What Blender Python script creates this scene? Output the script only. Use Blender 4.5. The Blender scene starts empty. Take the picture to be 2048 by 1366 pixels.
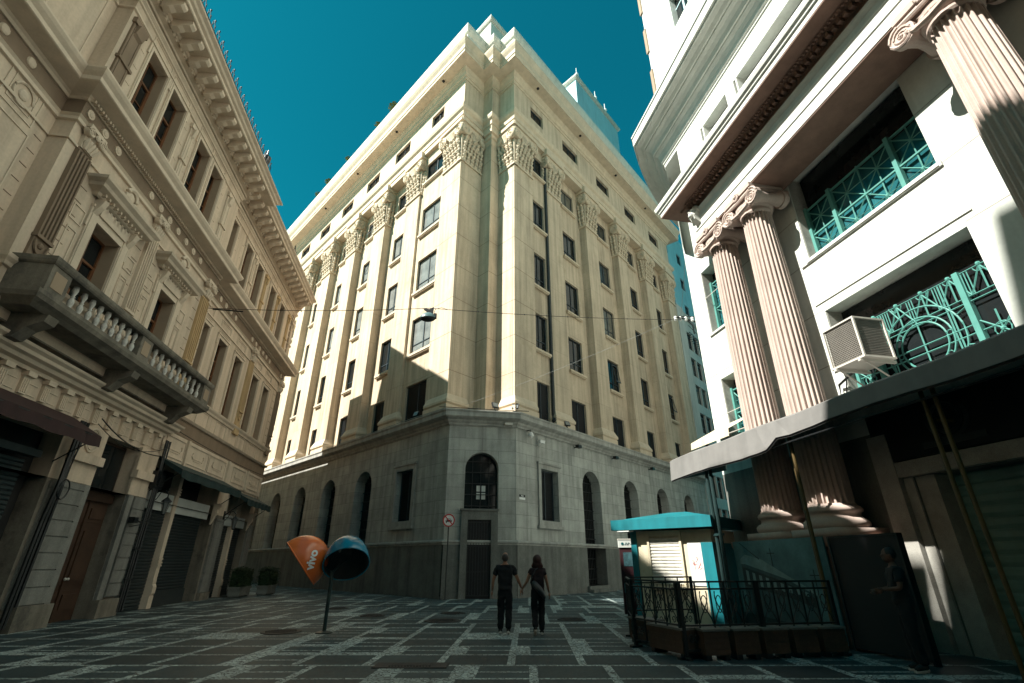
import bpy, bmesh, math, random
from mathutils import Vector, Matrix
R_ = math.radians
random.seed(7)
sc = bpy.context.scene
C = sc.collection
PI = math.pi

# ------------------------------------------------------------------ helpers
class MB:
    """collects faces in local coordinates (s, out, z); sg=-1 mirrors s"""
    def __init__(self, sg=1):
        self.v = []; self.f = []; self.sg = sg
    def add(self, vs, fs):
        n = len(self.v)
        self.v += [(self.sg*a, b, c) for a, b, c in vs]
        for f in fs:
            g = [n+i for i in f]
            self.f.append(g[::-1] if self.sg < 0 else g)
        return self
    def box(self, x0, x1, y0, y1, z0, z1):
        return self.add([(x0,y0,z0),(x1,y0,z0),(x1,y1,z0),(x0,y1,z0),(x0,y0,z1),(x1,y0,z1),(x1,y1,z1),(x0,y1,z1)],
                 [(3,2,1,0),(4,5,6,7),(0,1,5,4),(1,2,6,5),(2,3,7,6),(3,0,4,7)])
    def frustum(self, b, t, z0, z1):
        (a0,a1,c0,c1),(e0,e1,g0,g1) = b, t
        return self.add([(a0,c0,z0),(a1,c0,z0),(a1,c1,z0),(a0,c1,z0),(e0,g0,z1),(e1,g0,z1),(e1,g1,z1),(e0,g1,z1)],
                 [(3,2,1,0),(4,5,6,7),(0,1,5,4),(1,2,6,5),(2,3,7,6),(3,0,4,7)])
    def quad(self, a, b, c, d):
        return self.add([a,b,c,d], [(0,1,2,3)])
    def prism_xz(self, pts, y0, y1):
        n = len(pts)
        vs = [(x,y0,z) for x,z in pts] + [(x,y1,z) for x,z in pts]
        fs = [tuple(range(n)), tuple(range(2*n-1,n-1,-1))]
        fs += [(i,n+i,n+(i+1)%n,(i+1)%n) for i in range(n)]
        return self.add(vs, fs)
    def prism_yz(self, pts, x0, x1):
        n = len(pts)
        vs = [(x0,y,z) for y,z in pts] + [(x1,y,z) for y,z in pts]
        fs = [tuple(range(n)), tuple(range(2*n-1,n-1,-1))]
        fs += [(i,n+i,n+(i+1)%n,(i+1)%n) for i in range(n)]
        return self.add(vs, fs)
    def prism_xy(self, pts, z0, z1):
        n = len(pts)
        vs = [(x,y,z0) for x,y in pts] + [(x,y,z1) for x,y in pts]
        fs = [tuple(range(n-1,-1,-1)), tuple(range(n,2*n))]
        fs += [(i,(i+1)%n,n+(i+1)%n,n+i) for i in range(n)]
        return self.add(vs, fs)
    def sweep(self, path, prof, side=1, closed=False):
        n = len(path); m = len(prof); offs = []
        for i in range(n):
            ns = []
            if i > 0 or closed:
                a, b = path[i-1], path[i]; ns.append((a, b))
            if i < n-1 or closed:
                a, b = path[i], path[(i+1) % n]; ns.append((a, b))
            nn = []
            for a, b in ns:
                dx, dy = b[0]-a[0], b[1]-a[1]; l = math.hypot(dx, dy) or 1
                nn.append((-dy/l*side, dx/l*side))
            if len(nn) == 1: mx, my = nn[0]
            else:
                k = 1 + nn[0][0]*nn[1][0] + nn[0][1]*nn[1][1]
                k = max(k, .2)
                mx, my = (nn[0][0]+nn[1][0])/k, (nn[0][1]+nn[1][1])/k
            offs.append((mx, my))
        vs = []
        for i in range(n):
            for o, z in prof: vs.append((path[i][0]+offs[i][0]*o, path[i][1]+offs[i][1]*o, z))
        fs = []
        for i in range(n if closed else n-1):
            j = (i+1) % n
            for k in range(m-1):
                q = (i*m+k, j*m+k, j*m+k+1, i*m+k+1)
                fs.append(q if side < 0 else q[::-1])
        if not closed:
            fs.append(tuple(range(m))); fs.append(tuple(range((n-1)*m+m-1, (n-1)*m-1, -1)))
        return self.add(vs, fs)
    def lathe(self, prof, n=24, c=(0,0), cap=True, a0=0, flute=0, nf=0):
        vs = []; m = len(prof); full = n
        for r, z in prof:
            for i in range(n):
                a = a0 + 2*PI*i/n; rr = r
                if nf:
                    ph = (i*nf/n) % 1.0
                    rr = r*(1-flute*(math.sin(PI*min(1, max(0, (ph-.12)/.76)))**.7 if ph > .12 and ph < .88 else 0))
                vs.append((c[0]+rr*math.cos(a), c[1]+rr*math.sin(a), z))
        fs = []
        for k in range(m-1):
            for i in range(n):
                j = (i+1) % n
                fs.append((k*n+i, k*n+j, (k+1)*n+j, (k+1)*n+i))
        if cap: fs.append(tuple(range(n-1,-1,-1))); fs.append(tuple(range((m-1)*n, m*n)))
        return self.add(vs, fs)
    def tube(self, pts, r, n=6, closed=False):
        P = [Vector(p) for p in pts]; N = len(P); vs = []; up = Vector((0,0,1))
        for i, p in enumerate(P):
            if closed: t = P[(i+1) % N]-P[i-1]
            else: t = P[min(i+1,N-1)]-P[max(i-1,0)]
            t = t.normalized() if t.length > 1e-9 else Vector((1,0,0))
            u = t.cross(up)
            if u.length < .05: u = t.cross(Vector((1,0,0)))
            u.normalize(); w = u.cross(t)
            rr = r[i] if isinstance(r, (list, tuple)) else r
            for k in range(n):
                a = 2*PI*k/n; q = p + u*math.cos(a)*rr + w*math.sin(a)*rr
                vs.append(tuple(q))
        fs = []
        for i in range(N if closed else N-1):
            j = (i+1) % N
            for k in range(n):
                l = (k+1) % n; fs.append((i*n+k, i*n+l, j*n+l, j*n+k))
        if not closed: fs.append(tuple(range(n-1,-1,-1))); fs.append(tuple(range((N-1)*n, N*n)))
        return self.add(vs, fs)
    def ball(self, c, r, nu=10, nv=7):
        rx, ry, rz = r if isinstance(r, (tuple, list)) else (r, r, r)
        vs = [(c[0], c[1], c[2]-rz)]
        for j in range(1, nv):
            t = -PI/2 + PI*j/nv
            for i in range(nu):
                a = 2*PI*i/nu
                vs.append((c[0]+rx*math.cos(t)*math.cos(a), c[1]+ry*math.cos(t)*math.sin(a), c[2]+rz*math.sin(t)))
        vs.append((c[0], c[1], c[2]+rz)); L = len(vs)-1
        fs = [(0, 1+(i+1) % nu, 1+i) for i in range(nu)]
        for j in range(nv-2):
            for i in range(nu):
                k = (i+1) % nu; a = 1+j*nu
                fs.append((a+i, a+k, a+nu+k, a+nu+i))
        a = 1+(nv-2)*nu
        fs += [(a+i, a+(i+1) % nu, L) for i in range(nu)]
        return self.add(vs, fs)
    def wall(self, s0, s1, z0, z1, o, holes=()):
        """holes: (a,b,c,d,depth) or with a 6th item 1 = round arch springing at d"""
        H = []
        for h in holes:
            a, b, c, d, dep = h[:5]; arch = len(h) > 5 and h[5]
            H.append((a, b, c, d, dep, arch, d+(b-a)/2+.02 if arch else d))
        xs = sorted({s0, s1, *[h[0] for h in H], *[h[1] for h in H]})
        for i in range(len(xs)-1):
            a, b = xs[i], xs[i+1]
            zz = [z0]
            for h in sorted(H, key=lambda q: q[2]):
                if h[0] <= a+1e-6 and h[1] >= b-1e-6: zz += [h[2], h[6]]
            zz.append(z1)
            for k in range(0, len(zz), 2):
                if zz[k+1]-zz[k] > 1e-4:
                    self.quad((b,o,zz[k]), (a,o,zz[k]), (a,o,zz[k+1]), (b,o,zz[k+1]))
        for a, b, c, d, dep, arch, top in H:
            q = o-dep
            self.quad((a,o,c),(b,o,c),(b,q,c),(a,q,c))
            self.quad((a,q,c),(a,q,d),(a,o,d),(a,o,c)); self.quad((b,o,c),(b,o,d),(b,q,d),(b,q,c))
            if not arch:
                self.quad((b,o,d),(a,o,d),(a,q,d),(b,q,d))
            else:
                r = (b-a)/2; m = (a+b)/2; N = 18
                pr = [(m-r*math.cos(PI*i/N), d+r*math.sin(PI*i/N)) for i in range(N+1)]
                for i in range(N):
                    p, t = pr[i], pr[i+1]
                    self.quad((t[0],o,t[1]),(p[0],o,p[1]),(p[0],o,top),(t[0],o,top))
                    self.quad((p[0],o,p[1]),(t[0],o,t[1]),(t[0],q,t[1]),(p[0],q,p[1]))
        return self
    def mesh(self, name, smooth=False):
        me = bpy.data.meshes.new(name); me.from_pydata(self.v, [], self.f)
        if smooth:
            me.polygons.foreach_set('use_smooth', [True]*len(me.polygons))
        me.update(); return me

I4 = Matrix.Identity(4)
def T(x, y, z): return Matrix.Translation((x, y, z))
SPLIT = set('window_reveal post modillion window_sill pier_block balcony_bracket reveal_lining shop_backing sign_board pier_foot balcony_pier pier_panel shutter_rail door_panel attic_trim soffit_shade_beam wall_rosette frieze_disc soffit_lamp door_jamb rooftop_mast poster raised_panel wall_joint painted_window bracket dentil_x'.split())
def islands(mb, tol=.015):
    """the separate pieces of a mesh; pieces whose boxes touch stay together"""
    p = list(range(len(mb.v)))
    def find(a):
        while p[a] != a: p[a] = p[p[a]]; a = p[a]
        return a
    for f in mb.f:
        for b in f[1:]: p[find(b)] = find(f[0])
    g = {}
    for f in mb.f: g.setdefault(find(f[0]), []).append(f)
    P = []
    for fs in g.values():
        vs = [mb.v[i] for f in fs for i in f]
        P.append([[min(v[k] for v in vs)-tol for k in range(3)], [max(v[k] for v in vs)+tol for k in range(3)], fs])
    k = 0
    while k < len(P):
        hit = next((j for j in range(k+1, len(P)) if all(P[k][0][c] <= P[j][1][c] and P[j][0][c] <= P[k][1][c] for c in range(3))), None)
        if hit is None: k += 1; continue
        b = P.pop(hit); P[k] = [[min(x, y) for x, y in zip(P[k][0], b[0])], [max(x, y) for x, y in zip(P[k][1], b[1])], P[k][2]+b[2]]; k = 0
    out = []
    for _, _, fs in P:
        n = MB(); ix = {}
        for f in fs:
            for i in f:
                if i not in ix: ix[i] = len(n.v); n.v.append(mb.v[i])
            n.f.append([ix[i] for i in f])
        out.append(n)
    return out
def put(name, me, m, parent=None, M=I4, auto=None):
    """link a mesh as one object; M is in the root thing's coordinates"""
    if name in SPLIT and isinstance(me, MB):
        ps = islands(me)
        if len(ps) > 1:
            SPLIT.discard(name); o = [put(name, x, m, parent, M) for x in ps][0]; SPLIT.add(name); return o
    if isinstance(me, MB): me = me.mesh(name)
    if m is not None and len(me.materials) == 0: me.materials.append(m)
    o = bpy.data.objects.new(name, me); C.objects.link(o)
    if parent is not None:
        o.parent = parent
        o.matrix_basis = (BASE.get(parent.name, I4)).inverted() @ M
        BASE[o.name] = M
    else:
        o.matrix_basis = M; BASE[o.name] = I4
    return o
BASE = {}          # coordinates in which each object's own children are given
def thing(name, label, cat, M=I4, group=None):
    o = bpy.data.objects.new(name, None); C.objects.link(o); o.matrix_basis = M
    o.empty_display_size = .3
    BASE[o.name] = I4
    return tag(o, label, cat, group)
def building(name, label, cat, M=I4, group=None):
    """like thing, but children are given in world coordinates"""
    o = thing(name, label, cat, M, group); BASE[o.name] = M.copy(); return o
def tag(o, label=None, cat=None, group=None, kind=None):
    if label: o['label'] = label
    if cat: o['category'] = cat
    if group: o['group'] = group
    if kind: o['kind'] = kind
    return o
def copy_tree(o, parent=None):
    c = o.copy(); C.objects.link(c)
    if parent is not None: c.parent = parent
    for ch in list(o.children): copy_tree(ch, c)
    return c
class Fr:
    def __init__(s, p, ang, sg):
        a = R_(ang); s.sg = sg; s.d = (math.sin(a), math.cos(a)); s.p = p
        x = (sg*s.d[0], sg*s.d[1]); y = (-x[1], x[0])
        s.o = y
        s.M = Matrix(((x[0], y[0], 0, p[0]), (x[1], y[1], 0, p[1]), (0, 0, 1, 0), (0, 0, 0, 1)))
    def mb(s): return MB(s.sg)
    def at(s, u, o, z): return s.M @ T(s.sg*u, o, z)
    def w(s, u, o=0): return (s.p[0]+s.d[0]*u+s.o[0]*o, s.p[1]+s.d[1]*u+s.o[1]*o)
    def W(s, u, o, z): a = s.w(u, o); return (a[0], a[1], z)

# ------------------------------------------------------------------ materials
def mat(name, col, rough=.85, var=.18, scale=1.5, bump=.15, brick=None, streak=0., metal=0., spec=.35, fine=0., joint=.55, stain=None, dim='obj'):
    m = bpy.data.materials.new(name); m.use_nodes = True
    N = m.node_tree.nodes; L = m.node_tree.links
    bs = N['Principled BSDF']; bs.inputs['Roughness'].default_value = rough
    bs.inputs['Metallic'].default_value = metal; bs.inputs['Specular IOR Level'].default_value = spec
    tc = N.new('ShaderNodeTexCoord'); src = tc.outputs['Object']
    n1 = N.new('ShaderNodeTexNoise'); n1.inputs['Scale'].default_value = scale; n1.inputs['Detail'].default_value = 8; n1.inputs['Roughness'].default_value = .65
    L.new(src, n1.inputs['Vector'])
    rp = N.new('ShaderNodeMapRange'); rp.inputs[1].default_value = .3; rp.inputs[2].default_value = .7
    rp.inputs[3].default_value = 1-var; rp.inputs[4].default_value = 1+var*.6
    L.new(n1.outputs['Fac'], rp.inputs[0])
    mul = N.new('ShaderNodeMix'); mul.data_type = 'RGBA'; mul.blend_type = 'MULTIPLY'; mul.inputs[0].default_value = 1
    mul.inputs[6].default_value = (*col, 1); L.new(rp.outputs[0], mul.inputs[7])
    out = mul.outputs[2]; hgt = n1.outputs['Fac']
    def mult(fac_socket, lo, c2=None):
        nonlocal out
        x = N.new('ShaderNodeMix'); x.data_type = 'RGBA'; x.blend_type = 'MIX' if c2 else 'MULTIPLY'
        L.new(out, x.inputs[6]); 
        if c2:
            x.inputs[7].default_value = (*c2, 1); L.new(fac_socket, x.inputs[0])
        else:
            x.inputs[0].default_value = 1; L.new(fac_socket, x.inputs[7])
        out = x.outputs[2]
    if streak:
        mp = N.new('ShaderNodeMapping'); mp.inputs['Scale'].default_value = (3.2, 3.2, .22); L.new(src, mp.inputs[0])
        n2 = N.new('ShaderNodeTexNoise'); n2.inputs['Scale'].default_value = 1.; n2.inputs['Detail'].default_value = 6; L.new(mp.outputs[0], n2.inputs['Vector'])
        r2 = N.new('ShaderNodeMapRange'); r2.inputs[1].default_value = .42; r2.inputs[2].default_value = .72; r2.inputs[3].default_value = 1; r2.inputs[4].default_value = 1-streak
        L.new(n2.outputs['Fac'], r2.inputs[0]); mult(r2.outputs[0], 0)
    if fine:
        n3 = N.new('ShaderNodeTexNoise'); n3.inputs['Scale'].default_value = scale*22; n3.inputs['Detail'].default_value = 3; L.new(src, n3.inputs['Vector'])
        r3 = N.new('ShaderNodeMapRange'); r3.inputs[1].default_value = .3; r3.inputs[2].default_value = .7; r3.inputs[3].default_value = 1-fine; r3.inputs[4].default_value = 1+fine*.5
        L.new(n3.outputs['Fac'], r3.inputs[0]); mult(r3.outputs[0], 0)
    if stain:
        sc_, thr, c2, amt = stain
        n4 = N.new('ShaderNodeTexNoise'); n4.inputs['Scale'].default_value = sc_; n4.inputs['Detail'].default_value = 9; n4.inputs['Roughness'].default_value = .7; L.new(src, n4.inputs['Vector'])
        r4 = N.new('ShaderNodeMapRange'); r4.inputs[1].default_value = thr; r4.inputs[2].default_value = thr+.14; r4.inputs[4].default_value = amt
        L.new(n4.outputs['Fac'], r4.inputs[0]); mult(r4.outputs[0], 0, c2)
    bp = N.new('ShaderNodeBump'); bp.inputs['Strength'].default_value = bump; bp.inputs['Distance'].default_value = .03
    if brick:
        bw, bh, ms = brick[:3]
        sx = N.new('ShaderNodeSeparateXYZ'); L.new(src, sx.inputs[0])
        cx = N.new('ShaderNodeCombineXYZ'); L.new(sx.outputs['X'], cx.inputs['X']); L.new(sx.outputs['Z'], cx.inputs['Y'])
        b = N.new('ShaderNodeTexBrick'); L.new(cx.outputs[0], b.inputs['Vector'])
        b.inputs['Scale'].default_value = 1; b.inputs['Brick Width'].default_value = bw; b.inputs['Row Height'].default_value = bh
        b.inputs['Mortar Size'].default_value = ms; b.inputs['Mortar Smooth'].default_value = .3
        v = brick[3] if len(brick) > 3 else .12
        b.inputs['Color1'].default_value = (1-v, 1-v, 1-v, 1); b.inputs['Color2'].default_value = (1, 1, 1, 1); b.inputs['Mortar'].default_value = (joint, joint, joint, 1)
        if len(brick) > 4: b.offset = brick[4]
        mult(b.outputs['Color'], 0)
        iv = N.new('ShaderNodeMath'); iv.operation = 'MULTIPLY_ADD'; iv.inputs[1].default_value = -1.2
        L.new(b.outputs['Fac'], iv.inputs[0]); L.new(n1.outputs['Fac'], iv.inputs[2]); hgt = iv.outputs[0]
    L.new(hgt, bp.inputs['Height']); L.new(bp.outputs[0], bs.inputs['Normal'])
    L.new(out, bs.inputs['Base Color'])
    return m
def glass_mat(name, col, rough=.06):
    m = mat(name, col, rough, .5, .9, .02, spec=.3); return m

CREAM = (.62, .50, .34)
m_cstone = mat('cream_render', (.58,.475,.35), .85, .16, .5, .12, brick=(3.1, 2.33, .012, .07), joint=.66, streak=.34, fine=.08, stain=(.45,.57,(.33,.26,.17),.55))
m_cplain = mat('cream_stucco', (.58,.475,.35), .85, .16, .6, .1, streak=.32, fine=.08, stain=(.5,.58,(.33,.26,.17),.5))
m_ctrim = mat('cream_trim', (.59,.49,.365), .8, .14, 1.2, .12, fine=.08, streak=.12)
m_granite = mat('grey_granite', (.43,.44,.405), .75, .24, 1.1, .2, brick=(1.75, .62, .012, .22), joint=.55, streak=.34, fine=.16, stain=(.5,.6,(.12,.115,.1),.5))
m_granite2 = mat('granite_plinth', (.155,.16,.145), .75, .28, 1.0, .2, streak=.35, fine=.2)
m_gtrim = mat('granite_trim', (.36,.36,.33), .75, .24, 1.5, .2, fine=.15, streak=.3)
m_glass = glass_mat('dark_window_glass', (.012,.015,.016))
m_glassb = glass_mat('dim_blind_behind_glass', (.06,.062,.055), .15)
m_glassc = glass_mat('pale_curtain_behind_glass', (.15,.145,.12), .2)
m_glasslit = glass_mat('window_glass', (.20,.21,.2), .1)
m_frame = mat('dark_window_frame', (.03,.045,.055), .5, .2, 3, .05)
m_louver = mat('black_louvre', (.015,.018,.02), .7, .2, 3, .1)
m_black = mat('black_iron', (.008,.010,.011), .45, .3, 5, .1, spec=.5)
m_iron = mat('iron_grey', (.03,.035,.036), .5, .3, 5, .1)
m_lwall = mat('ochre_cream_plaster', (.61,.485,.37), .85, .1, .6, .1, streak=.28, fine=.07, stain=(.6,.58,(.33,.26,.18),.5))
m_ltrim = mat('pale_cream_plaster', (.63,.515,.40), .85, .12, 1, .12, streak=.12, fine=.06)
m_lbrown = mat('brown_plaster', (.23,.165,.115), .85, .15, 1, .1, streak=.15)
m_lorange = mat('ochre_plaster', (.50,.35,.19), .85, .15, 1, .1, streak=.1)
m_lreveal = mat('brown_reveal', (.33,.245,.17), .85, .12, 1, .1)
m_lstone = mat('whitewashed_stone', (.22,.215,.195), .85, .3, 1.6, .3, streak=.4, fine=.2, stain=(1.6,.55,(.07,.07,.065),.7))
m_lgrime_shade = mat('weathered_shaded_cement', (.2,.175,.14), .9, .3, 1.5, .3, streak=.4, fine=.15, stain=(1.2,.52,(.05,.048,.045),.75))
m_balus = mat('white_baluster_paint', (.55,.53,.49), .8, .25, 4, .15, fine=.15, stain=(5,.6,(.1,.09,.08),.6))
m_wood = mat('brown_wood', (.055,.028,.016), .6, .35, 2.5, .1, fine=.15)
m_wframe = mat('varnished_window_wood', (.13,.052,.02), .5, .3, 3, .05)
m_sign = mat('white_sign_board', (.55,.57,.54), .6, .06, 1, .02, streak=.1)
m_shutter = mat('dark_steel_shutter', (.02,.028,.03), .5, .3, 2, .05, spec=.5, streak=.2)
m_awng = mat('dark_green_canvas', (.012,.03,.03), .8, .25, 2, .15)
m_maroon = mat('dark_maroon_canvas', (.035,.015,.015), .8, .25, 2, .15)
m_rwhite = mat('white_render', (.58,.60,.56), .8, .1, .6, .08, streak=.2, fine=.05, stain=(.7,.6,(.42,.42,.37),.5))
m_rtrim = mat('white_moulding', (.60,.61,.57), .8, .1, 1, .08, streak=.1, fine=.05)
m_rgrey = mat('grey_reveal_granite', (.34,.33,.3), .8, .25, 3, .2, fine=.25)
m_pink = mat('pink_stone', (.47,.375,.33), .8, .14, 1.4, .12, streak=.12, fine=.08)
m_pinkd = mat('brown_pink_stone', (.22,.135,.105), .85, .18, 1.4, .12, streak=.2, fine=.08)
m_teal = mat('teal_painted_iron', (.075,.24,.21), .5, .15, 4, .05)
m_tealglass = glass_mat('teal_glass', (.02,.11,.125), .08)
m_awn = mat('grey_awning_canvas', (.165,.16,.155), .85, .16, 1.2, .2, streak=.15)
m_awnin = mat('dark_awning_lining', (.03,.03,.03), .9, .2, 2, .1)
m_kteal = mat('teal_kiosk_paint', (.006,.15,.18), .45, .18, 1.5, .06, streak=.2)
m_kcream = mat('cream_kiosk_panel', (.55,.49,.36), .6, .12, 2, .05, streak=.15, stain=(2.2,.6,(.3,.22,.12),.5))
m_kshut = mat('white_kiosk_shutter', (.62,.6,.54), .5, .12, 2, .03, streak=.2)
m_pole = mat('dark_green_pole', (.012,.03,.03), .4, .2, 3, .05, spec=.5)
m_orange = mat('orange_fibreglass', (.62,.13,.02), .22, .18, 2, .03, spec=.6)
m_blue = mat('blue_fibreglass', (.005,.16,.26), .2, .18, 2, .03, spec=.6)
m_shellin = mat('grey_shell_lining', (.03,.035,.037), .6, .2, 3, .05)
m_white = mat('white_paint', (.75,.76,.74), .5, .05, 3, .02)
m_red = mat('red_paint', (.5,.03,.03), .5, .1, 3, .02)
m_blackp = mat('black_paint', (.012,.012,.013), .6, .1, 3, .02)
m_yellow = mat('yellow_painted_steel', (.075,.05,.015), .5, .25, 3, .05)
m_planter = mat('dark_brown_planter_wood', (.075,.045,.03), .7, .35, 2, .2, fine=.2)
m_planterg = mat('grey_planter_concrete', (.16,.16,.14), .85, .3, 2, .2, fine=.15)
m_leaf = mat('dark_hedge_leaf', (.02,.04,.015), .7, .5, 6, .1)
m_leaf2 = mat('roof_weed_leaf', (.1,.12,.02), .7, .5, 3, .1)
m_skin = mat('skin', (.25,.13,.085), .6, .1, 8, .02)
m_skin_shade = mat('shaded_skin', (.10,.05,.034), .6, .15, 8, .02)  # skin darkened to stand in for the shade under the awning
m_shirtb = mat('black_tshirt_cotton', (.010,.012,.014), .9, .25, 6, .2)
m_trous = mat('black_trousers_cotton', (.008,.009,.011), .9, .25, 6, .2)
m_dress = mat('dark_plum_blouse', (.018,.011,.014), .9, .25, 6, .2)
m_bag = mat('dark_grey_bag', (.02,.025,.028), .5, .25, 6, .2)
m_hairg = mat('grey_hair', (.045,.04,.037), .7, .3, 20, .2)
m_hairr = mat('auburn_hair', (.035,.011,.009), .6, .3, 20, .2)
m_shoe = mat('black_shoe', (.012,.012,.012), .6, .2, 5, .1)
m_sole = mat('pale_shoe_sole', (.4,.38,.34), .7, .2, 5, .1)
m_maroonp = mat('maroon_totem_panel', (.04,.012,.016), .5, .2, 3, .05)
m_poster = mat('teal_poster', (.05,.13,.15), .6, .6, 6, .02, fine=.4)
m_alu = mat('pale_aluminium', (.5,.47,.42), .5, .1, 3, .03)
m_mesh = mat('grey_condenser_fins', (.2,.185,.165), .6, .15, 4, .05)
m_lamp = mat('teal_grey_lamp_shell', (.09,.16,.17), .4, .2, 4, .05)
m_dome = mat('white_plastic', (.7,.7,.68), .4, .04, 4, .02)
m_cable = mat('black_cable', (.008,.008,.008), .6, .1, 4, .02)
m_cablew = mat('grey_cable', (.30,.31,.30), .6, .1, 4, .02)
m_bluew = mat('pale_blue_render', (.45,.62,.66), .85, .1, .5, .08, streak=.12)
m_greyw = mat('pale_grey_render', (.47,.48,.45), .85, .12, .6, .08, streak=.2)
m_roofc = mat('pale_roof_render', (.60,.585,.52), .85, .12, .5, .08, streak=.16)
m_core = mat('dark_interior', (.02,.02,.02), .9, .2, 1, .05)
m_manhole = mat('cast_iron_cover', (.03,.028,.027), .6, .35, 8, .3)
m_rust = mat('rusty_brown', (.16,.06,.03), .8, .3, 3, .2)

# ------------------------------------------------------------------ camera, sky, sun
F = 967.5/2048*36
cam = bpy.data.cameras.new('camera'); co = bpy.data.objects.new('camera', cam); C.objects.link(co)
cam.sensor_width = 36; cam.lens = F; cam.clip_end = 3000; cam.clip_start = .05
co.location = (0, 0, 1.55); co.rotation_euler = (R_(90+24.5), 0, 0); sc.camera = co
AZ, EL = -111, 47
w = bpy.data.worlds.new('World'); sc.world = w; w.use_nodes = True
N = w.node_tree.nodes; L = w.node_tree.links; bg = N['Background']
sky = N.new('ShaderNodeTexSky'); sky.sky_type = 'NISHITA'; sky.sun_disc = False
sky.sun_elevation = R_(EL); sky.sun_rotation = R_(AZ); sky.air_density = 1.0; sky.dust_density = .6; sky.ozone_density = 1.2
mx = N.new('ShaderNodeMix'); mx.data_type = 'RGBA'; mx.blend_type = 'MULTIPLY'; mx.inputs[0].default_value = 1
mx.inputs[7].default_value = (.02, .80, .66, 1)
L.new(sky.outputs[0], mx.inputs[6]); L.new(mx.outputs[2], bg.inputs['Color']); bg.inputs['Strength'].default_value = .055
sun = bpy.data.lights.new('sun', 'SUN'); so = bpy.data.objects.new('sun', sun); C.objects.link(so)
sun.energy = 5.0; sun.angle = R_(.5); sun.color = (1, .965, .87)
sd = Vector((math.sin(R_(AZ))*math.cos(R_(EL)), math.cos(R_(AZ))*math.cos(R_(EL)), math.sin(R_(EL))))
so.rotation_euler = sd.to_track_quat('Z', 'Y').to_euler(); so.location = (-60, -20, 70)
sc.view_settings.view_transform = 'Standard'; sc.view_settings.look = 'None'; sc.view_settings.exposure = 1.45
sc.cycles.max_bounces = 8; sc.cycles.diffuse_bounces = 5; sc.cycles.glossy_bounces = 3

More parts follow.
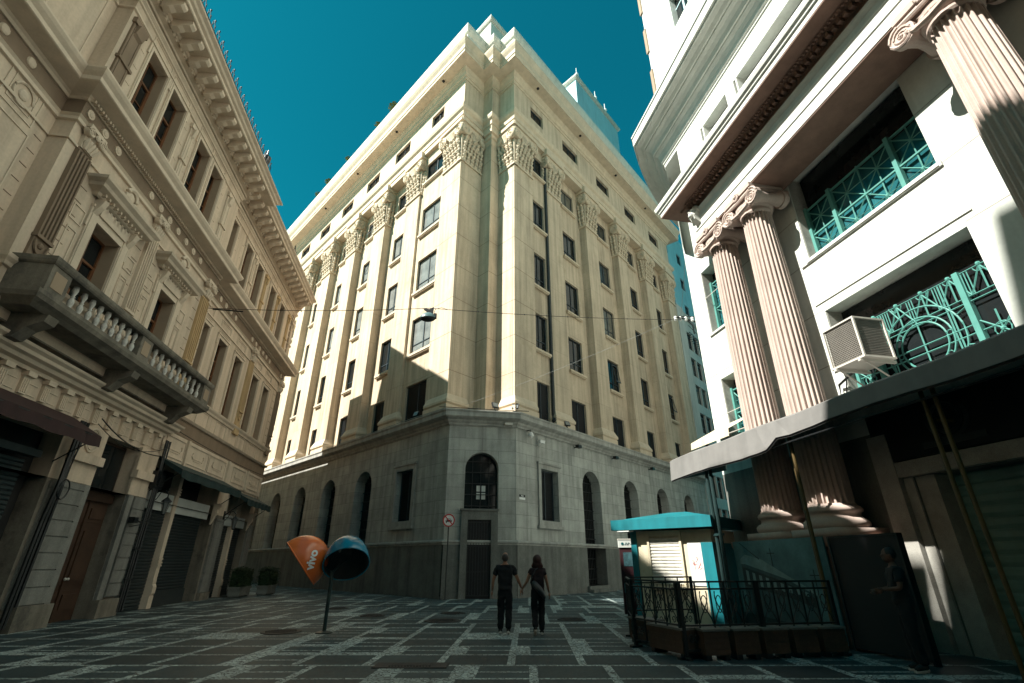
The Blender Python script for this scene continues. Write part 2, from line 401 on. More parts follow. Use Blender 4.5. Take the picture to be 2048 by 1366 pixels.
# ------------------------------------------------------------------ shared window builder
WC = {}
WR = random.Random(21)
def window(parent, fr, s, o, z, w_, h, style='std', sill=True, M=None, lit=False):
    """window whose bottom centre is at (s,o,z) of facade fr; children: pane, sill"""
    M = M or fr.at(s, o, z)
    lit = lit or (WR.choice((0,0,0,0,2,3)) if style in ('std','strip') else 0)
    key = (round(w_,3), round(h,3), style, lit)
    if key not in WC:
        f = MB(); t = .06; x = w_/2
        for a, b, c, d in ((-x,-x+t,0,h),(x-t,x,0,h),(-x+t,x-t,0,t),(-x+t,x-t,h-t,h)): f.box(a,b,-.06,.02,c,d)
        g = MB(); g.box(-x+.01,x-.01,-.05,-.03,.01,h-.01)
        fm, gm = m_frame, {0:m_glass, 1:m_glasslit, 2:m_glassb, 3:m_glassc}[int(lit)]
        if style == 'std':
            f.box(-.03,.03,-.055,.015,t,h-t); f.box(-x+t,-.03,-.055,.01,h*.28,h*.28+.05); f.box(.03,x-t,-.055,.01,h*.28,h*.28+.05)
        elif style == 'attic':
            f.box(-.02,.02,-.05,.015,t,h-t)
        elif style == 'louvre':
            f.box(-.03,.03,-.055,.015,t,h-t)
            g = MB(); n = int(h/.14)
            for i in range(n):
                zz = .03+i*(h-.06)/n; g.quad((-x+t,-.05,zz),(x-t,-.05,zz),(x-t,.0,zz+.1),(-x+t,.0,zz+.1))
            gm = m_louver
        elif style == 'wood':
            fm = m_wframe; zt = h*.70
            f.box(-x+t,x-t,-.05,.03,zt,zt+.07)
            f.box(-.04,-.005,-.05,.02,t,zt); f.box(.005,.04,-.05,.02,t,zt)
            for q in (-1, 1):
                f.box(q*x-q*t if q > 0 else -x+t, q*x-q*t-.045 if q > 0 else -x+t+.045, -.045,.015,t,zt) if q < 0 else f.box(x-t-.045,x-t,-.045,.015,t,zt)
            for k in (1, 2): f.box(-x+t,-.04,-.05,.0,zt*k/3,zt*k/3+.03); f.box(.04,x-t,-.05,.0,zt*k/3,zt*k/3+.03)
            f.box(-.02,.02,-.05,.0,zt+.07,h-t)
        elif style == 'strip':
            f.box(-.03,.03,-.05,.015,t,h*.78); f.box(-x+t,x-t,-.05,.03,h*.78,h*.78+.12); f.box(-x+t,x-t,-.05,.015,h*.3,h*.3+.05)
        WC[key] = (f.mesh('window'), g.mesh('pane'), fm, gm)
    fme, gme, fm, gm = WC[key]
    o_ = put('window', fme, fm, parent, M); put('pane', gme, gm, o_, M)
    if style == 'std' and WR.random() < .12:
        sd = WR.choice((-1, 1)); a, b = sorted((sd*.04, sd*(w_/2-.07))); t = WR.uniform(.14,.34); hh = h*.62
        q = MB(); z0, z1 = h*.34, h*.94
        for u0, u1, v0, v1 in ((a,a+.05,0,1),(b-.05,b,0,1),(a+.05,b-.05,0,.08),(a+.05,b-.05,.93,1)):
            zz = lambda v: z0+(z1-z0)*v; yy = lambda v: .03+t*(1-v)
            q.add([(u0,yy(v0),zz(v0)),(u1,yy(v0),zz(v0)),(u1,yy(v0)+.03,zz(v0)),(u0,yy(v0)+.03,zz(v0)),(u0,yy(v1),zz(v1)),(u1,yy(v1),zz(v1)),(u1,yy(v1)+.03,zz(v1)),(u0,yy(v1)+.03,zz(v1))], [(3,2,1,0),(4,5,6,7),(0,1,5,4),(1,2,6,5),(2,3,7,6),(3,0,4,7)])
        put('open_sash', q, fm, o_, M)
    if sill:
        ks = ('sill', round(w_,3), sill)
        if ks not in WC:
            q = MB(); q.box(-w_/2-.14,w_/2+.14,-.02,(sill if sill is not True else .2),-.17,-.02); q.box(-w_/2-.1,w_/2+.1,-.02,(sill if sill is not True else .2)-.05,-.24,-.17)
            WC[ks] = q.mesh('sill')
        put('sill', WC[ks], None if len(WC[ks].materials) else SILL[0], o_, M)
    return o_
SILL = [m_ctrim]

def spiral_disc(mb, cx, cz, y, r, turns=2.4, t=.06, sgn=1, dep=.08):
    """volute: a disc face with a raised spiral, in the xz plane at y facing +y"""
    n = 20
    mb.prism_xz([(cx+r*math.cos(2*PI*i/n), cz+r*math.sin(2*PI*i/n)) for i in range(n)], y-dep, y)
    pts = []
    K = int(turns*14)
    for i in range(K+1):
        a = i/14*2*PI; rr = r*(1-.86*i/K)
        pts.append((cx+sgn*rr*math.cos(a+PI/2), y+.005, cz+rr*math.sin(a+PI/2)))
    mb.tube(pts, [t*(1-.5*i/K) for i in range(K+1)], 5)
    mb.ball((cx, y, cz), (r*.17, r*.17, r*.17), 8, 5)

# ------------------------------------------------------------------ CENTRAL BUILDING
FA = Fr((-3.28,24.92), -44, 1); FB = Fr((.22,25.6), 40.2, -1); FC = Fr((-3.28,24.92), 79, -1)
cb = building('corner_office_building', 'tall cream stone corner building with giant pilasters, dark granite ground storey and stepped roof corner', 'building', T(-1.5, 25.2, 0))
LA, LB, LC = 40.0, 27.4, math.hypot(3.5, .68)
archA = [(8.6+4.85*i-1.05, 8.6+4.85*i+1.05) for i in range(7)]
archB = [(6.3, 8.4, .32), (11.5, 13.6, 2.5), (16.7, 18.8, 2.5), (21.9, 24.0, 2.5)]
ZT = 8.3
def gbase(fr, s0, s1, holes, upto=ZT):
    q = fr.mb(); q.wall(s0, s1, 2.42, upto, 0, [h for h in holes if h[2] >= 2.4] + [(h[0],h[1],2.42,*h[3:]) for h in holes if h[2] < 2.4])
    put('granite_wall', q, m_granite, cb, fr.M)
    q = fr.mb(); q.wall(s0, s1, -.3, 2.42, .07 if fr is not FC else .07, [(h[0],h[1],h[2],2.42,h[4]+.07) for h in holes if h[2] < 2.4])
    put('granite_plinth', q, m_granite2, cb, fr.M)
gbase(FA, -.02, LA, [(2.98,4.66,3.53,6.2,.35)] + [(a,b,2.5,5.67,.75,1) for a, b in archA])
gbase(FB, -.02, LB, [(2.05,3.62,3.55,6.22,.35)] + [(a,b,z,5.7,.75,1) for a, b, z in archB])
gbase(FC, 0, LC, [(.92,2.64,3.82,5.87,.55,1)])
def wA(s, o=0): return FA.w(s, o)
PL, PR = FA.p, FB.p
path_base = [wA(LA), PL, PR, FB.w(LB)]
q = MB(); q.sweep(path_base, [(0,2.30),(.09,2.30),(.09,2.36),(.15,2.40),(.15,2.46),(.11,2.50),(.0,2.52)], -1); put('plinth_moulding', q, m_gtrim, cb)
q = MB(); q.sweep(path_base, [(0,8.12),(.06,8.12),(.08,8.22),(.16,8.30),(.20,8.38),(.38,8.46),(.45,8.52),(.45,8.72),(.5,8.80),(.5,8.86),(-.9,8.95)], -1); put('ledge', q, m_gtrim, cb)
# stone frames of the two square-headed windows
for fr, a, b, c, d in ((FA,2.98,4.66,3.53,6.2),(FB,2.05,3.62,3.55,6.22)):
    q = fr.mb()
    for x0,x1,z0,z1 in ((a-.24,a-.004,c-.26,d+.26),(b+.004,b+.24,c-.26,d+.26),(a-.004,b+.004,d+.004,d+.26),(a-.004,b+.004,c-.26,c-.004)): q.box(x0,x1,0.003,.09,z0,z1)
    q.box(a-.34,b+.34,.004,.16,c-.4,c-.26); q.box(a-.3,b+.3,.004,.14,d+.26,d+.36)
    o_ = put('window_surround', q, m_gtrim, cb, fr.M)
    window(cb, fr, (a+b)/2, -.3, c, b-a, d-c, 'louvre', False)
def archgrille(fr, a, b, z0, spr, o, dx=.17, door=False):
    r = (b-a)/2; m = (a+b)/2
    g = fr.mb(); g.prism_xz([(a,z0),(b,z0)] + [(m+r*math.cos(PI*i/16), spr+r*math.sin(PI*i/16)) for i in range(17)], o-.08, o-.06)
    k = fr.mb(); n = int((b-a)/dx)
    for i in range(1, n):
        x = a+(b-a)*i/n; top = spr+math.sqrt(max(0, r*r-(x-m)**2))
        k.box(x-.014,x+.014,o-.014,o+.014,z0,top)
    zz = z0+.3
    while zz < spr+r*.8:
        hw = r if zz <= spr else math.sqrt(r*r-(zz-spr)**2)
        k.box(m-hw,m+hw,o-.018,o+.018,zz-.02,zz+.02); zz += .55
    w_ = put('window' if not door else 'door', k, m_black, cb, fr.M); put('pane', g, m_glass, w_, fr.M)
for a, b in archA: archgrille(FA, a, b, 2.5, 5.67, -.62)
for i, (a, b, z) in enumerate(archB): archgrille(FB, a, b, z, 5.7, -.6, door=(i == 0))
q = FB.mb()
for i in range(2): q.box(6.1-.2*(1-i)*0, 8.6, -.6, .5-.25*i, .0+.16*i, .16*(i+1))
put('door_step', q, m_granite2, cb, FB.M)
archgrille(FC, .92, 2.64, 3.82, 5.87, -.45, .43)
# corner door: surround, gate, pale panes above
q = FC.mb(); q.box(.80,1.12,.072,.2,-.1,3.84); q.box(2.27,2.6,.072,.2,-.1,3.84); q.box(1.12,2.27,.072,.2,3.42,3.84); q.box(.74,2.66,.06,.25,3.84,3.93); put('door_surround', q, m_granite2, cb, FC.M)
q = FC.mb(); q.box(1.12,2.27,.074,.085,0,3.42); d_ = put('door', q, m_blackp, cb, FC.M)
q = FC.mb()
for i in range(9): x = 1.16+i*.132; q.box(x,x+.025,.086,.11,.1,3.38)
for zz in (.1,1.1,2.2,3.3): q.box(1.14,2.25,.086,.115,zz,zz+.05)
put('gate_bars', q, m_black, d_, FC.M)
q = FC.mb()
for x in (1.58,1.84): q.box(x,x+.2,-.50,-.49,4.45,4.77); q.box(x,x+.2,-.50,-.49,4.83,5.12)
put('pale_pane', q, m_sign, cb, FC.M)

# upper floors: walls, windows
PA = wA(.35); dB = FB.d; dA = FA.d
PBs = FB.w(-.1)
a_, b_, c_ = 2.05, 1.02, .83
e_ = 1.55
S1 = (PA[0]+dB[0]*a_, PA[1]+dB[1]*a_)
S2 = (S1[0]-dA[0]*b_, S1[1]-dA[1]*b_)
S3 = (S2[0]+dB[0]*c_, S2[1]+dB[1]*c_)
# close the staircase exactly onto PB
e_ = ((PBs[0]-S3[0])*-dA[0] + (PBs[1]-S3[1])*-dA[1])
S4 = PBs
stair = [PA, S1, S2, S3, S4]
rowz = [(9.05,11.46),(13.55,16.1),(18.12,20.75),(22.92,25.28),(27.75,29.62)]
pilA = [5.35+5.05*i for i in range(7)]          # right edges
pilB = [3.75, 9.15, 14.6, 20.05, 25.4]
winA = [(2.5,4.95)] + [(p+1.8+.85, p+1.8+2.5) for p in pilA[:-1]]
winB = [(1.98,3.45)] + [(6.55,8.3),(12.0,13.75),(17.4,19.1),(22.85,24.55)]
RC = .62
def upper(fr, pil, win, s0, pav, LL, pw):
    q = fr.mb()
    q.wall(s0, pav, 8.9, 31.4, -.18, [(win[0][0],win[0][1],z0,z1,.22) for z0, z1 in rowz])
    q.quad((pav,-.18,8.9),(pav,-.18,31.4),(pav,-RC,31.4),(pav,-RC,8.9))
    q.wall(pav, LL, 8.9, 31.4, -RC, [(a,b,z0,z1,.22) for a, b in win[1:] for z0, z1 in rowz])
    put('facade_wall', q, m_cstone, cb, fr.M)
    q = fr.mb()
    at = [((a+b)/2-1.15 if i else (a+b)/2-.8, (a+b)/2+1.15 if i else (a+b)/2+.8) for i, (a, b) in enumerate(win)]
    q.wall(s0, LL, 32.1, 35.0, 0.0, [(a,b,33.1,34.3,.25) for a, b in at])
    put('frieze_wall', q, m_cplain, cb, fr.M)
    for a, b in at: window(cb, fr, (a+b)/2, -.2, 33.1, b-a, 1.2, 'attic', False)
    for i, (a, b) in enumerate(win):
        o = -.18 if i == 0 else -RC
        for k, (z0, z1) in enumerate(rowz):
            lou = (k == 0)
            window(cb, fr, (a+b)/2, o-.16, z0, b-a, z1-z0, 'louvre' if lou else 'std', .2+.16 if not lou else False, lit=(fr is FA and k in (2,3) or (k == 1 and i == 0 and fr is FA)))
upper(FA, pilA, winA, .35, 5.35+.2, LA, 1.8)
upper(FB, pilB, winB, -.1, 3.75+.2, LB, 1.7)

# square leafy capitals
def capital(mb, w0, h, d0, faces=(1,1,1)):
    """over a pilaster of width w0 and depth d0, from z=0 to h; front face is +y at y=0"""
    x = w0/2; fl = .22
    mb.frustum((-x,x,-d0,0), (-x-fl*.5,x+fl*.5,-d0,fl*.5), 0, h*.78)
    mb.box(-x-.12,x+.12,-d0,.10,-.12,0.02)
    mb.box(-x-fl-.1,x+fl+.1,-d0,fl+.12,h*.93,h); mb.box(-x-fl,x+fl,-d0,fl,h*.86,h*.93)
    mb.frustum((-x-fl*.5,x+fl*.5,-d0,fl*.5), (-x-fl,x+fl,-d0,fl), h*.78, h*.86)
    def leaf(cx, cz, wd, ht, y, side=0):
        for i in range(3):
            zz = cz+ht*(i/3); out = y+.03+.05*i
            p = (cx, out, zz+ht*.16) if not side else (side*(x+out), cx, zz+ht*.16)
            r = (wd*(.5-.06*i), .09, ht*.2) if not side else (.09, wd*(.5-.06*i), ht*.2)
            mb.ball(p, r, 8, 5)
        p = (cx, y+.17, cz+ht*.88) if not side else (side*(x+y+.17), cx, cz+ht*.88)
        mb.ball(p, (wd*.36,.1,ht*.13) if not side else (.1,wd*.36,ht*.13), 8, 5)
    n = max(3, int(round(w0/.42)))
    for row, (cz, ht) in enumerate(((.04,h*.22),(h*.22,h*.22),(h*.40,h*.2))):
        k = n+1 if row == 1 else n
        for i in range(k):
            leaf(-x+w0*(i+.5)/k, cz, w0/k*.95, ht, .02+.05*row)
        if d0 > .5:
            for sd in (-1, 1):
                for i in range(2): leaf(-d0*(i+.5)/2, cz, d0/2*.9, ht, .02+.05*row, sd)
    # volutes at the two front corners, palmette fan between
    r = h*.125
    for sd in (-1, 1):
        vb = MB(); spiral_disc(vb, sd*(x-.02), h*.74, fl+.12, r, 2.2, .045, -sd, .16)
        mb.add(vb.v, vb.f)
        vb = MB(); spiral_disc(vb, 0, 0, 0, r, 2.2, .045, 1, .16)
        mb.add([(sd*(x+fl+.1-0+b), .0+a*.9, h*.74+c) for a, b, c in vb.v], vb.f)
        pts = [(sd*w0*.06, .12, h*.52),(sd*w0*.12, .17, h*.66),(sd*w0*.26, .24, h*.80),(sd*(x-.02), .3, h*.74+r)]
        mb.tube(pts, [.05,.05,.05,.045], 6)
    for i in range(-3, 4):
        a = i*.28; l = h*.22
        mb.tube([(0,.16,h*.62),(math.sin(a)*l*.6,.2,h*.62+math.cos(a)*l*.7),(math.sin(a)*l,.24,h*.62+math.cos(a)*l)], [.035,.05,.03], 5)
    return mb
capP = capital(MB(), 1.8, 3.5, RC).mesh('capital', False)
capQ = capital(MB(), 1.7, 3.5, RC).mesh('capital', False)
def pilaster(fr, s0, wd, first, capm):
    dep = RC+.0
    q = fr.mb(); q.box(s0, s0+wd, -dep, 0.0, 8.95, 27.0)
    p = put('pilaster', q, m_cstone, cb, fr.M)
    q = fr.mb(); q.box(s0-.16,s0+wd+.16,-dep,.16,8.95,9.3); q.sweep([(s0,-dep),(s0,0),(s0+wd,0),(s0+wd,-dep)], [(0,9.95),(.05,9.85),(.12,9.7),(.2,9.55),(.2,9.42),(.1,9.3)], 1)
    put('pilaster_base', q, m_ctrim, p, fr.M)
    put('capital', capm, m_ctrim, p, fr.at(s0+wd/2, 0, 27.0))
    q = fr.mb(); q.box(s0-.3,s0+wd+.3,-dep,.34,30.5,30.85); put('abacus_block', q, m_ctrim, p, fr.M)
for p in pilA: pilaster(FA, p, 1.8, False, capP)
for p in pilB: pilaster(FB, p, 1.7, False, capQ)
# stepped corner piers
core0 = (PA[0]+dB[0]*6-0*dA[0], PA[1]+dB[1]*6)
cpoly = [FA.w(2.45,0), PA, S1, S2, S3, S4, FB.w(1.95,0), FB.w(1.95,-.7), FA.w(2.45,-.7)]
q = MB()
for i in range(6):
    a, b = cpoly[i], cpoly[i+1]
    q.quad((a[0],a[1],8.9),(b[0],b[1],8.9),(b[0],b[1],31.4),(a[0],a[1],31.4))
put('corner_pier', q, m_cplain, cb)
for i, fr in enumerate((FA, FB)):
    q = fr.mb(); s0, s1 = ((2.44,2.46) if fr is FA else (1.94,1.96)); q.box(s0,s1,-.18,0,8.9,31.4); put('pier_return', q, m_cplain, cb, fr.M)
# thin course joints round the corner piers
for zz in [9.0+2.33*k for k in range(1, 9)]:
    q = MB(); q.sweep(cpoly[:7], [(0,zz-.012),(.004,zz-.012),(.004,zz+.012),(0,zz+.012)], -1); put('course_joint', q, m_ctrim if False else m_lbrown, cb)
bas = [(0,9.95),(.05,9.85),(.12,9.7),(.2,9.55),(.2,9.42),(.08,9.3),(.22,9.28),(.22,8.95)]
q = MB(); q.sweep([FA.w(2.3,0), PA, (PA[0]+dB[0]*1.5,PA[1]+dB[1]*1.5)], bas, -1); put('pier_base', q, m_ctrim, cb)
q = MB(); q.sweep([(S4[0]+dA[0]*1.1,S4[1]+dA[1]*1.1), S4, FB.w(1.8,0)], bas, -1); put('pier_base', q, m_ctrim, cb)
# corner capitals: one for each pier, plus the little flared cap of the middle shaft
capC = capital(MB(), 1.95, 3.6, .3).mesh('capital'); capS = capital(MB(), 1.5, 3.6, .3).mesh('capital')
put('capital', capC, m_ctrim, cb, FA.at(.35+.99, 0, 26.9)); put('capital', capC, m_ctrim, cb, FB.at(-.1+1.0, 0, 26.9))
def fr_dir(p, d, sg): return Fr(p, math.degrees(math.atan2(d[0], d[1])), sg)
put('capital', capC, m_ctrim, cb, fr_dir(PA, dB, -1).at(.99, 0, 26.9))
put('capital', capS, m_ctrim, cb, fr_dir(S4, dA, 1).at(.78, 0, 26.9))
q = MB()
for k, (o, z0, z1) in enumerate(((.06,29.2,29.6),(.14,29.6,30.0),(.24,30.0,30.4))):
    q.sweep([(S2[0]+dA[0]*.6,S2[1]+dA[1]*.6), S2, (S2[0]+dB[0]*.6,S2[1]+dB[1]*.6)], [(0,z0),(o,z0+.1),(o,z1),(0,z1)], -1)
put('shaft_cap', q, m_ctrim, cb)
# entablature, cornice, parapet swept round the whole plan
path_up = [wA(LA)] + stair + [FB.w(LB), FB.w(LB,-3)]
q = MB(); q.sweep(path_up, [(-.6,30.55),(.1,30.55),(.1,31.0),(.16,31.02),(.16,31.4),(.3,31.55),(.36,31.75),(.36,31.9),(.1,32.1),(-.3,32.15)], -1); put('architrave', q, m_ctrim, cb)
q = MB(); q.sweep(stair, [(-.004,32.1),(-.004,35.05)], -1); put('frieze_corner', q, m_cplain, cb)
q = MB(); q.sweep(path_up, [(-.3,34.95),(.06,34.95),(.06,35.15),(.16,35.2),(.2,35.45),(.34,35.6),(.4,35.75),(1.05,35.80),(1.12,35.8),(1.12,36.05),(1.17,36.1),(1.17,36.5),(1.3,36.75),(1.38,36.95),(1.38,37.1),(-.3,37.35)], -1); put('cornice', q, m_ctrim, cb)
q = MB(); q.sweep(path_up, [(.1,37.2),(.1,40.0),(.22,40.15),(.32,40.4),(.36,40.55),(.36,40.85),(-.5,40.9),(-.5,37.2)], -1); put('parapet', q, m_roofc, cb)
# dark solid heart behind the windows, and roof
inn = [FA.w(LA,-1.0), FA.w(1.6,-1.0), (S1[0]+dB[0]*.9-dA[0]*-.2, S1[1]+dB[1]*.9+.1), (S3[0]+dB[0]*.6, S3[1]+dB[1]*.6), FB.w(1.3,-1.0), FB.w(LB,-1.0), FB.w(LB,-16), FA.w(LA,-16)]
q = MB(); q.prism_xy(inn, 0, 39.5); put('inner_wall', q, m_core, cb)
q = MB(); q.prism_xy([FB.w(LB,0), FB.w(LB,-14), FB.w(LB-.5,-14), FB.w(LB-.5,0)], 0, 40); put('end_wall', q, m_cplain, cb)
# set-back top storey and lift tower
def block(name, p, l1, l2, z0, z1, m, par, cop=.25):
    a = p; b = (p[0]+dB[0]*l1, p[1]+dB[1]*l1); d = (p[0]+dA[0]*l2, p[1]+dA[1]*l2); c = (b[0]+dA[0]*l2, b[1]+dA[1]*l2)
    q = MB(); q.prism_xy([a, b, c, d], z0, z1)
    q.sweep([a, b, c, d], [(0,z1-.9),(.08,z1-.9),(.08,z1-.82),(0,z1-.82)], -1 if False else 1, True) if False else None
    o = put(name, q, m, par)
    q = MB(); q.sweep([d, a, b, c], [(0,z1-.35),(cop*.6,z1-.3),(cop,z1-.1),(cop,z1+.12),(-.3,z1+.15)], -1); q.prism_xy([a,b,c,d], z1+.01, z1+.1)
    put('coping', q, m_roofc, o)
    return o
block('setback_block', (-1.97,29.0), 25, 3.2, 39.5, 48.3, m_bluew if False else m_roofc, cb)
block('setback_block', (-1.2+dB[0]*9,30.5+dB[1]*9), 19, 9, 39.5, 50.2, m_roofc, cb)
tw = block('lift_tower', (8.3,43.2), 11, 9, 40, 59.2, m_bluew, cb, .35)
q = MB()
for p in ((8.5,43.4),(13.2,48.9),(11.5,46.9)): q.tube([(p[0],p[1],59.2),(p[0],p[1],61.2)], .05, 5); q.ball((p[0],p[1],59.9), .28, 8, 6)
put('rooftop_mast', q, m_white, tw)
# soffit lamps under the cornice
q = MB()
for s in (2.2, 9, 16, 23): q.ball((*FA.w(s,.75),35.76), .12, 8, 5); q.ball((*FB.w(s*.9,.75),35.76), .12, 8, 5)
put('soffit_lamp', q, m_blackp, cb)
# down-pipe in the corner bay of the right-hand front
q = FB.mb(); q.tube([(3.62,-.06,8.95),(3.62,-.06,30.5)], .09, 8); q.ball((3.62,.0,9.3), .16, 8, 6); put('downpipe', q, m_iron, cb, FB.M)

# ------------------------------------------------------------------ LEFT BUILDING (cream palazzo)
FL = Fr((-13.3,20.54), -9.2, -1)
SILL[0] = m_ltrim
lb = building('ornate_cream_building', 'ornate three storey cream building with balustraded balcony, bracketed cornice and shuttered shops', 'building', T(-13.3, 20.54, 0))
def lput(name, q, m, par=None): return put(name, q, m, par or lb, FL.M)
AV = .35; A0, A1, LE = -11.9, -3.1, 8.8
midF = [(-2.9,-1.92),(-.88,.1),(1.15,2.15),(3.78,4.8),(5.7,6.72)]
topF = [(-2.85,-1.95),(-.65,.2),(1.1,2.0),(3.45,4.4),(5.5,6.45)]
topA = [(-10.75,-9.8),(-9.4,-8.45),(-7.25,-6.3),(-5.95,-5.05)]
midA = [(-10.1,-8.95),(-6.55,-5.5)]
q = FL.mb()
q.wall(A1, LE, 6.4, 17.3, 0, [(a,b,7.75,10.7,.32) for a,b in midF] + [(a,b,13.05,16.05,.30) for a,b in topF])
lput('facade_wall', q, m_lwall)
q = FL.mb()
q.wall(A0, A1, 6.4, 17.3, AV, [(a,b,7.0,9.95,.42) for a,b in midA] + [(a,b,13.1,16.1,.34) for a,b in topA])
q.quad((A0,AV,0),(A0,AV,17.3),(A0,-.3,17.3),(A0,-.3,0)); q.quad((A1,AV,6.4),(A1,AV,17.3),(A1,-.01,17.3),(A1,-.01,6.4))
lput('facade_wall', q, m_lwall)
q = FL.mb(); q.wall(-30, A0, 0, 17.3, -.1, []); lput('facade_wall', q, m_lwall)
SH = [(-11.3,-7.75,0,4.7,.5),(-6.12,-4.1,0,5.06,.5),(-2.95,3.25,0,4.95,.9),(4.65,7.9,0,4.75,.9)]
q = FL.mb(); q.wall(A0, LE, 3.56, 6.4, 0, [(a,b,3.56,d,e) for a,b,c,d,e in SH]); lput('ground_wall', q, m_lwall)
q = FL.mb(); q.wall(A0, LE, -.3, 3.56, 0, [(a,b,-.3,3.56,e) for a,b,c,d,e in SH]); lput('ground_wall', q, m_lgrime_shade)  # lower wall darkened: street-level shade put into the cement colour
q = FL.mb(); q.prism_xy([(-30,-1.3),(LE-.02,-1.3),(LE-.02,-13),(-30,-13)], 0, 17.6); lput('inner_wall', q, m_core)
def alongA(p, k): return (p[0]+FA.d[0]*k, p[1]+FA.d[1]*k)
E0 = FL.w(LE, -.002); E1 = alongA(E0, 5.5); E2 = alongA(E0, 40)
q = MB(); q.prism_xy([E0, E1, FL.w(LE-2,-12), FL.w(LE-2,-1)], 0, 17.3); put('end_wall', q, m_lwall, lb)
q = MB(); q.sweep([E0, E1], [(0,16.9),(.4,17.2),(.9,17.3),(1.1,17.5),(1.1,17.65),(-.5,17.75)], 1); put('end_cornice', q, m_ltrim, lb)
q = MB(); q.prism_xy([E1, E2, (E2[0]-8,E2[1]-8), (E1[0]-8,E1[1]-8)], 0, 14.0); put('rear_wing', q, m_lwall, lb)
q = FL.mb(); q.box(-17.3,-13.5,-6,.1,17.0,22.5); q.box(-17.4,-13.3,-6,.3,22.5,22.7); lput('added_roof_block', q, m_ltrim)  # unseen roof block, added and sized to shade the columns opposite
q = FL.mb(); q.box(-2.5,8.0,-10,-3.0,16.8,24.7); q.box(-2.7,8.2,-10.2,-2.8,24.7,25.1); q.sweep([(-2.5,-3.0),(8.0,-3.0)], [(0,20.6),(.15,20.65),(.2,20.8),(0,20.85)], 1); lput('setback_block', q, m_ltrim)  # unseen set-back block, added so its shadow reaches the corner building
q = FL.mb(); q.box(A0,A1,-.01,AV-.002,6.36,6.41); lput('soffit_slab', q, m_lgrime_shade)
# windows
for fr_holes, zb, h, o in ((midF,7.75,2.95,-.28),(topF,13.05,3.0,-.26)):
    for a, b in fr_holes: window(lb, FL, (a+b)/2, o, zb, b-a, h, 'wood', False)
for a, b in midA: window(lb, FL, (a+b)/2, AV-.38, 7.0, b-a, 2.95, 'wood', False)
for a, b in topA: window(lb, FL, (a+b)/2, AV-.30, 13.1, b-a, 3.0, 'wood', False)
# brown side reveals
q = FL.mb()
for a, b in midF: q.box(b-.012,b-.004,-.26,-.004,7.75,10.7)
for a, b in topF: q.box(b-.012,b-.004,-.24,-.004,13.05,16.05)
for a, b in midA: q.box(b-.012,b-.004,AV-.36,AV-.004,7.0,9.95)
for a, b in topA: q.box(b-.012,b-.004,AV-.28,AV-.004,13.1,16.1)
lput('window_reveal', q, m_lreveal)
# architraves (raised frames) round the windows, panels below and above
def surround(a, b, z0, z1, o, m=m_ltrim, t=.14, ears=True):
    q = FL.mb()
    for x0, x1 in ((a-t,a-.003),(b+.003,b+t)): q.box(x0,x1,o,o+.05,z0,z1+t); q.box(x0+.03,x1-.03,o+.05,o+.075,z0,z1+t*.6)
    q.box(a-.003,b+.003,o,o+.05,z1+.003,z1+t); q.box(a-t-.06,b+t+.06,o,o+.09,z1+t,z1+t+.07)
    if ears:
        q.box(a-t-.05,a-t,o,o+.06,z1-.3,z1+t); q.box(b+t,b+t+.05,o,o+.06,z1-.3,z1+t)
    lput('window_architrave', q, m)
for a, b in midF: surround(a, b, 7.75, 10.7, 0)
for a, b in topF: surround(a, b, 13.05, 16.05, 0)
for a, b in midA: surround(a, b, 7.0, 9.95, AV, t=.3)
for a, b in topA: surround(a, b, 13.1, 16.1, AV)
q = FL.mb()
def panel(x0, x1, z0, z1, o, t=.03, d=.025):
    for a,b,c,e in ((x0,x0+t,z0,z1),(x1-t,x1,z0,z1),(x0+t,x1-t,z0,z0+t),(x0+t,x1-t,z1-t,z1)): q.box(a,b,o,o+d,c,e)
for a, b in midF:
    panel(a-.1, b+.1, 11.0, 11.6, 0); panel(a-.02, b+.02, 11.08, 11.52, 0, .025, .02); panel(a-.1,b+.1,6.75,7.4,0)
for a, b in topA+topF:
    o = AV if a < A1 else 0
    panel(a-.1,b+.1,16.35,16.62,o)
    for zz in (13.5,14.2,14.9,15.6): q.box(b+.22,b+.4,o,o+.015,zz,zz+.015); q.box(a-.4,a-.22,o,o+.015,zz,zz+.015)
for a, b in midA:
    panel(b+.42,b+.78,7.2,9.3,AV); panel(b+.48,b+.72,7.3,9.2,AV,.02,.02); panel(a-.78,a-.42,7.2,9.3,AV); panel(b+.4,b+.85,9.5,9.95,AV); panel(a-.85,a-.4,9.5,9.95,AV)
    for k in range(8): q.box(a-.1+k*.18,a-.02+k*.18,AV+.05,AV+.1,10.3,10.5)
panel(-13.5,-12.2,13.7,16.6,-.1); panel(-15.6,-13.8,13.7,16.6,-.1); panel(-13.35,-12.35,10.9,11.9,-.1); panel(-13.2,-12.5,11.05,11.75,-.1,.02,.02)
panel(-13.4,-12.3,7.4,10.7,-.1)
lput('raised_panel', q, m_ltrim)
q = FL.mb()
for cx in (-12.85,-14.4):
    n = 20; q.tube([(cx+.28*math.cos(2*PI*i/n),-.08,11.4+.28*math.sin(2*PI*i/n)) for i in range(n)], .035, 5, True); q.ball((cx,-.09,11.4),(.14,.05,.14),10,6)
lput('wall_rosette', q, m_ltrim)
